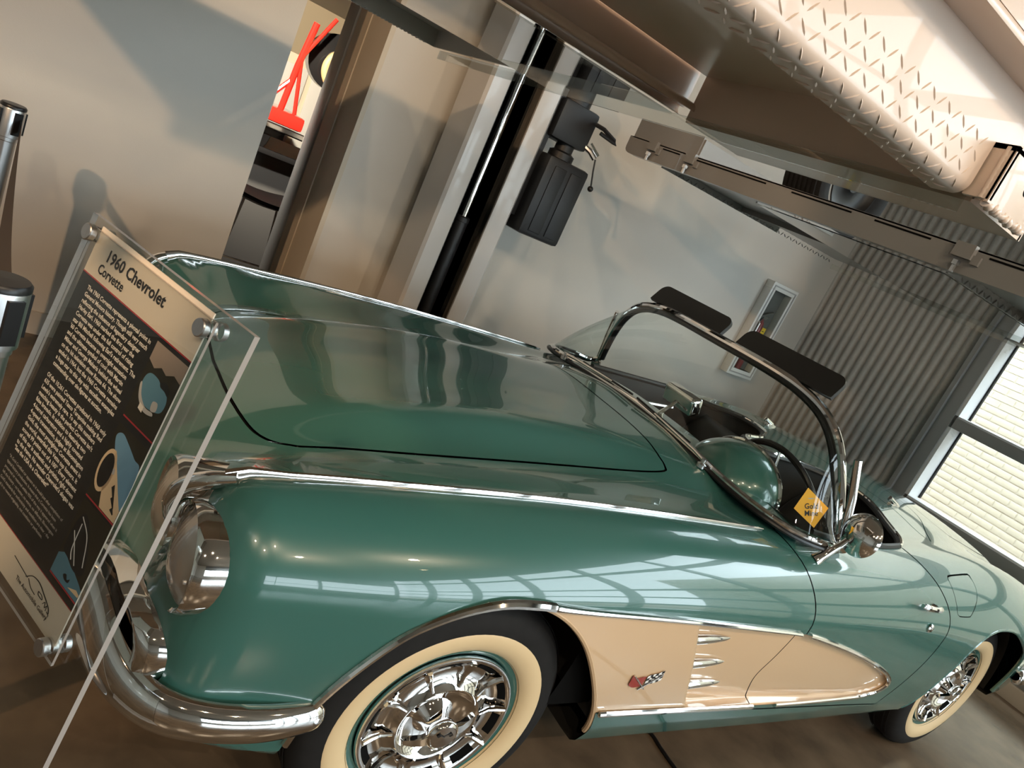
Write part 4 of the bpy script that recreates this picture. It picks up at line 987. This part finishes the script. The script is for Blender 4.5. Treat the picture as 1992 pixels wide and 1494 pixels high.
MB().box((.22, -.15, 1.78), (.45, .05, 1.98), bev=.02).lathe([(.075, 1.94), (.085, 1.95), (.085, 2.13), (.06, 2.16), (.0001, 2.165)], (.33, -.05, 0), n=24).build('pump_motor', 'plastic', col, smooth=40)
MB().tube([(.43, -.16, 1.93), (.47, -.19, 1.925), (.55, -.20, 1.90), (.565, -.20, 1.885), (.545, -.20, 1.89), (.46, -.19, 1.90)], .011, 8).build('pump_bracket', 'plastic', col)
MB().tube([(.43, -.12, 1.82), (.47, -.16, 1.80), (.50, -.18, 1.775)], .016, 10).tube([(.46, -.15, 1.84), (.52, -.17, 1.80)], .007, 8).build('pump_valve', 'chrome2', col)
lv = MB().tube([(.505, -.18, 1.775), (.515, -.19, 1.72), (.540, -.195, 1.645)], .0045, 8); lv.sphere((.543, -.195, 1.632), .016, 14); lv.build('release_lever', 'plastic', col)
MB().box((.19, -.10, 1.35), (.24, .04, 2.02)).build('mounting_plate', 'plastic', col)
# ================================================================== LIFT PLATFORM over the bonnet
ZT = lambda y, z0=1.80: z0+.03*y
def tb(mb, x0, x1, y0, y1, d0, d1, z0=1.80, bev=0.0):
    """box that follows the platform's slight cross fall"""
    ya, yb = min(y0, y1), max(y0, y1)
    vs = [(x, y, ZT(y, z0)+d) for d in (d0, d1) for x, y in ((x0, ya), (x1, ya), (x1, yb), (x0, yb))]
    return mb.add(vs, [(3, 2, 1, 0), (4, 5, 6, 7), (0, 1, 5, 4), (1, 2, 6, 5), (2, 3, 7, 6), (3, 0, 4, 7)])
def lugs(name, pt, nrm, u0, u1, v0, v1, m, parent, p=.0225, ln=.0185, wd=.0032, ht=.0016):
    """raised tread pattern: alternating lozenges on a sheet pt(u, v)"""
    b = MB(); i = 0; nu = int((u1-u0)/p); nv = int((v1-v0)/p)
    for i in range(nu+1):
        for j in range(nv+1):
            cu, cv = u0+(i+.5*(j % 2)*0)*p, v0+j*p; a = math.radians(52 if (i+j) % 2 else -38)
            if cu > u1 or cv > v1: continue
            P = []
            for t, w_ in ((-1, 0), (-.45, 1), (.45, 1), (1, 0), (.45, -1), (-.45, -1)):
                du, dv = t*ln*.5*math.cos(a)*1.15-w_*wd*math.sin(a)*.5, t*ln*.5*math.sin(a)*1.15+w_*wd*math.cos(a)*.5
                P.append(pt(cu+du, cv+dv, .0001))
            T = [pt(cu+t*ln*.30*math.cos(a), cv+t*ln*.30*math.sin(a), ht) for t in (-1, 1)]
            b.add(P+T, [(0, 1, 6), (1, 2, 7, 6), (2, 3, 7), (3, 4, 7), (4, 5, 6, 7), (5, 0, 6)])
    o = b.build(name, m, parent, smooth=60); tag(o, kind='stuff'); return o
XA0, XA1 = -1.75, .165
pa = empty('lift_platform', (-.8, 0, 1.85)); tag(pa, 'cream painted lift platform with tread-plate edge overhead above the bonnet', 'platform')
def child(mb, name, m, par, **k):
    o = mb.build(name, m, par, **k); r = par
    while r is not None: o.location = Vector(o.location)-Vector(r.location); r = r.parent
    return o
rn = tb(MB(), XA0, XA1, -.47, -1.165, .095, .115); ro = child(rn, 'near_runway', 'lift_pink', pa)
def child2(mb, name, m, par, **k): return mb.build(name, m, par, **k)   # sub-parts share the parent's frame
# inner flange with rolled lower edge
fl_ = [[(x, -.455-.03*math.cos(a), ZT(-.455)+.018+.018*math.sin(a)) for a in np.linspace(-.2, math.pi*1.5, 12)] for x in np.linspace(XA0, XA1, 2)]
m_ = MB().grid(fl_); tb(m_, XA0, XA1, -.438, -.444, .02, .115); child2(m_, 'inner_flange', 'lift_pink', ro, smooth=50)
m_ = tb(MB(), XA1-.002, XA1+.006, -.47, -1.165, -.005, .115); tb(m_, XA1, .355, -.47, -1.165, -.010, 0); tb(m_, .35, .358, -.47, -1.165, -.01, .09); child2(m_, 'end_crossmember', 'lift_pink', ro)
m_ = tb(MB(), -.36, -.352, -.455, -1.165, .03, .095); child2(m_, 'runway_web', 'lift_pink', ro)
# outer edge: tread plate folded round the lower edge, plain web above, top flange
YF = -1.172; ZF = 1.757
sec = [(YF+.055, ZF-.004), (YF+.030, ZF-.004)]+[(YF+.022-.022*math.sin(a), ZF+.018-.022*math.cos(a)) for a in np.linspace(0, math.pi/2, 7)]+[(YF, ZF+.05), (YF, 1.842)]
sl = np.r_[0, np.cumsum([math.dist(sec[i], sec[i+1]) for i in range(len(sec)-1)])]
XE = .13
m_ = MB().grid([[(x, y, z) for y, z in sec] for x in (XA0, XE)]); m_.add([(x, YF+.006, z) for x in (XA0, XE) for z in (ZF+.02, 1.842)], [(0, 1, 3, 2)])
tp = child2(m_, 'tread_plate', 'lift_pink', ro, smooth=50)
def tpt(u, v, h):
    k = min(max(int(np.searchsorted(sl, v)-1), 0), len(sec)-2); t = (v-sl[k])/(sl[k+1]-sl[k]); a, b = sec[k], sec[k+1]
    n = (-(b[1]-a[1]), (b[0]-a[0])); l = math.hypot(*n)
    n = (n[0]/l, n[1]/l)
    return (u, a[0]+(b[0]-a[0])*t+n[0]*h, a[1]+(b[1]-a[1])*t+n[1]*h)
lugs('tread_lugs', tpt, None, -.62, XE-.01, .006, sl[-1]-.004, 'lift_pink', tp)
m_ = MB().box((XA0, YF+.006, 1.840), (.40, YF+.014, 1.915)); child2(m_, 'outer_web', 'lift_pink', ro)
m_ = MB().box((XA0, YF-.05, 1.913), (.40, YF+.02, 1.925), bev=.003).box((XA0, YF-.05, 1.925), (.40, YF-.042, 2.02)); child2(m_, 'top_flange', 'lift_pink', ro)
m_ = MB().box((XE+.004, YF-.034, ZF-.004), (XE+.150, YF-.026, 1.838), bev=.002).box((XE+.004, YF-.034, ZF), (XE+.012, YF+.008, 1.838)).box((XE+.004, YF-.034, 1.83), (XE+.150, YF+.008, 1.838))
bk_ = child2(m_, 'hinge_bracket', 'lift_pink', ro)
bead = MB(); bead.tube([(XE+.01+.14*t, YF-.028+.002*math.sin(60*t), ZF-.004+.0015*math.sin(47*t)) for t in np.linspace(0, 1, 46)], [.0065+.0015*math.sin(80*t) for t in np.linspace(0, 1, 46)], 8); bead.tube([(XE+.006, YF-.02+.001*math.sin(50*t), ZF+.078*t) for t in np.linspace(0, 1, 20)], .0045, 6)
bead.build('weld_bead', 'lift_pink', ro, smooth=70)
MB().lathe([(.0001, 0), (.0085, 0), (.0095, -.0012)], (XE+.085, YF-.0345, 1.800), (0, -1, 0), 20).build('bracket_hole', 'gap', ro)
# far runway of the same platform
m_ = tb(MB(), XA0, .125, .36, 1.03, .060, .075); fo = child(m_, 'far_runway', 'lift', pa)
for y0, y1 in ((.335, .343), (1.035, 1.043)): child2(tb(MB(), XA0, .125, y0, y1, 0, .075), 'runway_flange', 'lift', fo)
child2(tb(MB(), .118, .126, .34, 1.04, .0, .07), 'end_plate', 'lift', fo)
for y0 in (.338, 1.039):
    b = MB()
    for k in range(60): b.box((-.9+k*.0165, y0-.007, ZT(y0)-.002), (-.9+k*.0165+.009, y0+.007, ZT(y0)+.004), bev=.0015)
    tag(child2(b, 'tread_teeth', 'lift', fo, smooth=0), kind='stuff')
MT['tray'] = glassmat('clear_drip_tray', (.90, .92, .91), .16)
child(tb(MB(), -1.3, .150, -.43, .333, -.004, 0), 'drip_tray', 'tray', pa)
child(tb(MB(), .150, .156, -1.16, 1.04, -.032, .0), 'tray_lip', 'tray', pa)
MT['lift2'] = mat('lift_dark_grey_paint', (.25, .245, .24), .32, coat=.3)
# ================================================================== SECOND LIFT PLATFORM behind the windscreen
pb = empty('lift_platform', (2.3, 0, 1.9)); tag(pb, 'grey lift platform with slotted cross beam beyond the windshield', 'platform')
XB = 1.36; ZB = lambda y: 1.83+.03*y
Z0B = 1.83
def yb(mb, x0, x1, y0, y1, d0, d1): return tb(mb, x0, x1, y0, y1, d0, d1, Z0B)
m_ = MB(); ys2 = [1.28]+list(np.linspace(1.22, -1.5, 10)); rows = []
def zc_(y): return .035*max(0, (y-1.24)/.06)**2 if y > 1.24 else 0
yy = [1.302, 1.298, 1.285, 1.265, 1.24, .6, 0, -.6, -1.5]; cut = [.030, .016, .006, .001, 0, 0, 0, 0, 0]
rows = [[(XB+.045, y, ZB(y)+c), (XB, y, ZB(y)+c), (XB, y, ZB(y)+.085)] for y, c in zip(yy, cut)]
m_.grid(rows); m_.grid([[(XB+.004, y, ZB(y)+c), (XB+.004, y, ZB(y)+.085)] for y, c in zip(yy, cut)])
bo = child(m_, 'cross_beam', 'lift2', pb, smooth=20)
m_ = yb(MB(), XB+.012, XB+.02, 1.29, .80, .080, .180); yb(m_, XB, XB+.06, 1.28, -1.5, .080, .086); child2(m_, 'beam_web', 'lift2', bo)
for y0, y1 in ((1.02, .89), (.77, .33), (.19, -.10), (-.20, -.42), (-.62, -1.4)):
    child2(yb(MB(), XB-.0015, XB, y0, y1, .068, .074), 'beam_slot', 'gap', bo)
for y in (1.085, .80, -.545):
    cl = yb(MB(), XB-.020, XB, y+.032, y-.032, .046, .092); yb(cl, XB-.010, XB+.0, y-.032, y-.058, .036, .064)
    c = child2(cl, 'clamp', 'lift2', bo)
    MB().lathe([(.0001, -.05), (.008, -.05), (.008, -.028), (.014, -.027), (.014, -.012), (.0001, -.012)], (XB-.016, y+.004, ZB(y)+.046), (0, 0, 1), 6).build('clamp_bolt', 'chrome2', bo, smooth=0)
for (ya, yo, nm) in ((1.09, .42, 'far_runway'), (-.47, -1.15, 'near_runway')):
    m_ = yb(MB(), XB+.10, 3.05, yo, ya, .032, .042); r = child(m_, nm, 'lift2', pb)
    for y0 in (ya, yo): child2(yb(MB(), XB+.10, 3.05 if y0 != ya or ya < 0 else 2.45, y0-.004, y0+.004, 0, .068), 'runway_flange', 'lift2', r)
    if ya > 0: child2(yb(MB(), XB+.02, 1.98, .79, .80, .05, .17), 'gusset', 'lift2', r)
    child2(yb(MB(), 2.10, 2.108, yo, ya, .005, .032), 'runway_web', 'lift2', r)
    for yq in (yo, ya):
        lugs('tread_lugs', lambda u, v, h, yq=yq: (u, yq-.0045-h, ZB(yq)+v), None, XB+.2, 3.0, .008, .062, 'lift2', r, p=.03, ln=.024, wd=.006, ht=.004)
child(yb(MB(), XB+.11, 3.05, .415, -.46, -.004, 0), 'drip_tray', 'tray', pb)
child(yb(MB(), 3.05, 3.056, 1.09, -1.15, -.03, .0), 'tray_lip', 'tray', pb)
# raised car's tyre standing on the far runway
tyw = empty('raised_wheel', (2.36, .80, 2.206)); tag(tyw, 'black wide tyre of a raised car standing on the far lift runway', 'wheel')
t_ = MB().lathe([(.20, .10), (.24, .135), (.29, .145), (.318, .135), (.326, .11), (.328, 0), (.326, -.11), (.318, -.135), (.29, -.145), (.24, -.135), (.20, -.10)], (0, 0, 0), (0, 1, 0), 64)
for k in range(-3, 4):
    t_.lathe([(.327, k*.034-.010), (.336, k*.034-.008), (.336, k*.034+.008), (.327, k*.034+.010)], (0, 0, 0), (0, 1, 0), 64)
t_.build('tyre', 'rubber', tyw, smooth=40)
MB().lathe([(.205, -.118), (.20, -.122), (.185, -.10), (.16, -.08), (.10, -.075), (.06, -.09), (.045, -.11), (.0001, -.112)], (0, 0, 0), (0, 1, 0), 48).build('wheel_rim', mat('dark_steel', (.012, .012, .012), .45, .2), tyw, smooth=40)
MB().lathe([(.2, -.124), (.206, -.127), (.21, -.122)], (0, 0, 0), (0, 1, 0), 48).build('rim_edge', MT['rubber'], tyw, smooth=40)
tyw.scale = (.9, .9, .9)
# ================================================================== things beyond the doorway
MT['counter'] = mat('black_counter', (.015, .015, .016), .25, coat=.5); MT['stool'] = mat('black_stool', (.010, .010, .010), .5)
stl = empty('bar_stool', (.19, 3.08, 0)); tag(stl, 'black bar stool with thin wire legs beyond the doorway', 'stool')
se = []
for t in np.linspace(0, 1, 12):
    x = -.17+.36*min(t/.6, 1); z = .665-.02*math.sin(min(t/.6, 1)*math.pi)+(max(0, (t-.55)/.45))**1.3*.24
    se.append([(x+max(0, t-.6)*.15, y, z+.03*(abs(y)/.2)**2) for y in np.linspace(-.20, .20, 9)])
stl.scale = (1.12, 1.12, 1.12)
MB().grid(se).grid([[(p[0], p[1], p[2]-.022) for p in r] for r in se]).build('seat', 'stool', stl, smooth=60)
for sx in (-1, 1):
    for sy in (-1, 1):
        MB().tube([(sx*.13, sy*.15, .655), (sx*.19, sy*.20, .012)], .0075, 8).build('leg', 'chrome2', stl)
MB().tube([(-.175, -.186, .22), (.175, -.186, .22), (.175, .186, .22), (-.175, .186, .22)], .006, 8, closed=True).build('foot_ring', 'chrome2', stl)
ct = empty('counter', (.6, 4.25, 0)); tag(ct, 'black bar counter with steel edge beyond the doorway', 'counter')
MB().box((-1.4, -.25, .92), (.9, .35, .965), bev=.006).build('counter_top', 'counter', ct)
MB().box((-1.35, -.12, 0), (.85, .30, .92)).build('counter_body', mat('counter_grey', (.10, .10, .10), .5), ct)
MB().box((-1.4, -.262, .985), (.5, -.25, 1.06)).box((-1.4,-.25,.965),(.5,-.1,.985)).build('steel_rail', 'chrome', ct)
MT['enginered'] = mat('engine_red', (.62, .03, .02), .25, coat=.8)
rc = empty('red_display_machine', (.42, 5.2, 0)); tag(rc, 'red display car chassis with wire wheel beyond the doorway', 'vehicle')
MB().box((-1.2, -.42, 1.12), (.30, .42, 1.24), bev=.03).build('red_deck', 'enginered', rc)
MB().box((-1.2, -.44, 1.06), (.32, -.40, 1.115)).build('chrome_sill', 'chrome', rc)
MB().box((-1.1, -.3, .0), (.2, .3, 1.06)).build('display_plinth', 'counter', rc)
MB().tube([(.10, -.30, 1.24), (.12, -.30, 1.62), (.16, -.30, 2.0)], .028, 10).tube([(.22, -.30, 1.24), (.13, -.30, 1.70), (.30, -.30, 2.1)], .018, 10).tube([(-.02, -.3, 1.3), (.11, -.3, 1.5)], .02, 8).build('red_strut', 'enginered', rc)
wc_ = (.48, -.34, 1.72)
MB().tube([(wc_[0]+.15*math.cos(a), wc_[1], wc_[2]+.15*math.sin(a)) for a in np.linspace(0, 2*math.pi, 48, endpoint=False)], .036, 12, closed=True).build('wire_wheel', mat('cream_tyre', (.70, .48, .22), .5), rc, smooth=60)
for k in range(16):
    a = 2*math.pi*k/16; MB().tube([(wc_[0]+.04*math.cos(a), wc_[1], wc_[2]+.04*math.sin(a)), (wc_[0]+.125*math.cos(a+.1), wc_[1], wc_[2]+.125*math.sin(a+.1))], .006, 5).build('spoke', 'chrome2', rc)
MB().lathe([(.0001, -.03), (.045, -.02), (.05, 0), (.05, .03)], wc_, (0, 1, 0), 20).build('hub', mat('brass_hub', (.75, .52, .22), .3, .6), rc)
MB().lathe([(.10, -.02), (.24, 0), (.24, .12)], (wc_[0]-.04, wc_[1]+.16, wc_[2]+.06), (0, 1, 0), 32).build('fender', 'counter', rc)
wc = empty('white_cabinet', (.75, 6.2, 0)); tag(wc, 'cream panelled cabinet behind the red display car', 'cabinet')
MB().box((-1.6, 0, 0), (.9, .5, 1.75), bev=.01).build('cabinet_body', mat('cream_cabinet', (.78, .70, .55), .5), wc)
for k in range(4): MB().box((-1.55+.6*k, -.02, .2), (-1.0+.6*k, 0, 1.65), bev=.006).build('cabinet_panel', MT['cab'], wc)
cl_ = MB().box((-4, 2.0, 2.35), (4.2, 7.2, 2.45)).build('ceiling_beyond', mat('maroon_ceiling', (.055, .035, .036), .35), None); struct(cl_)
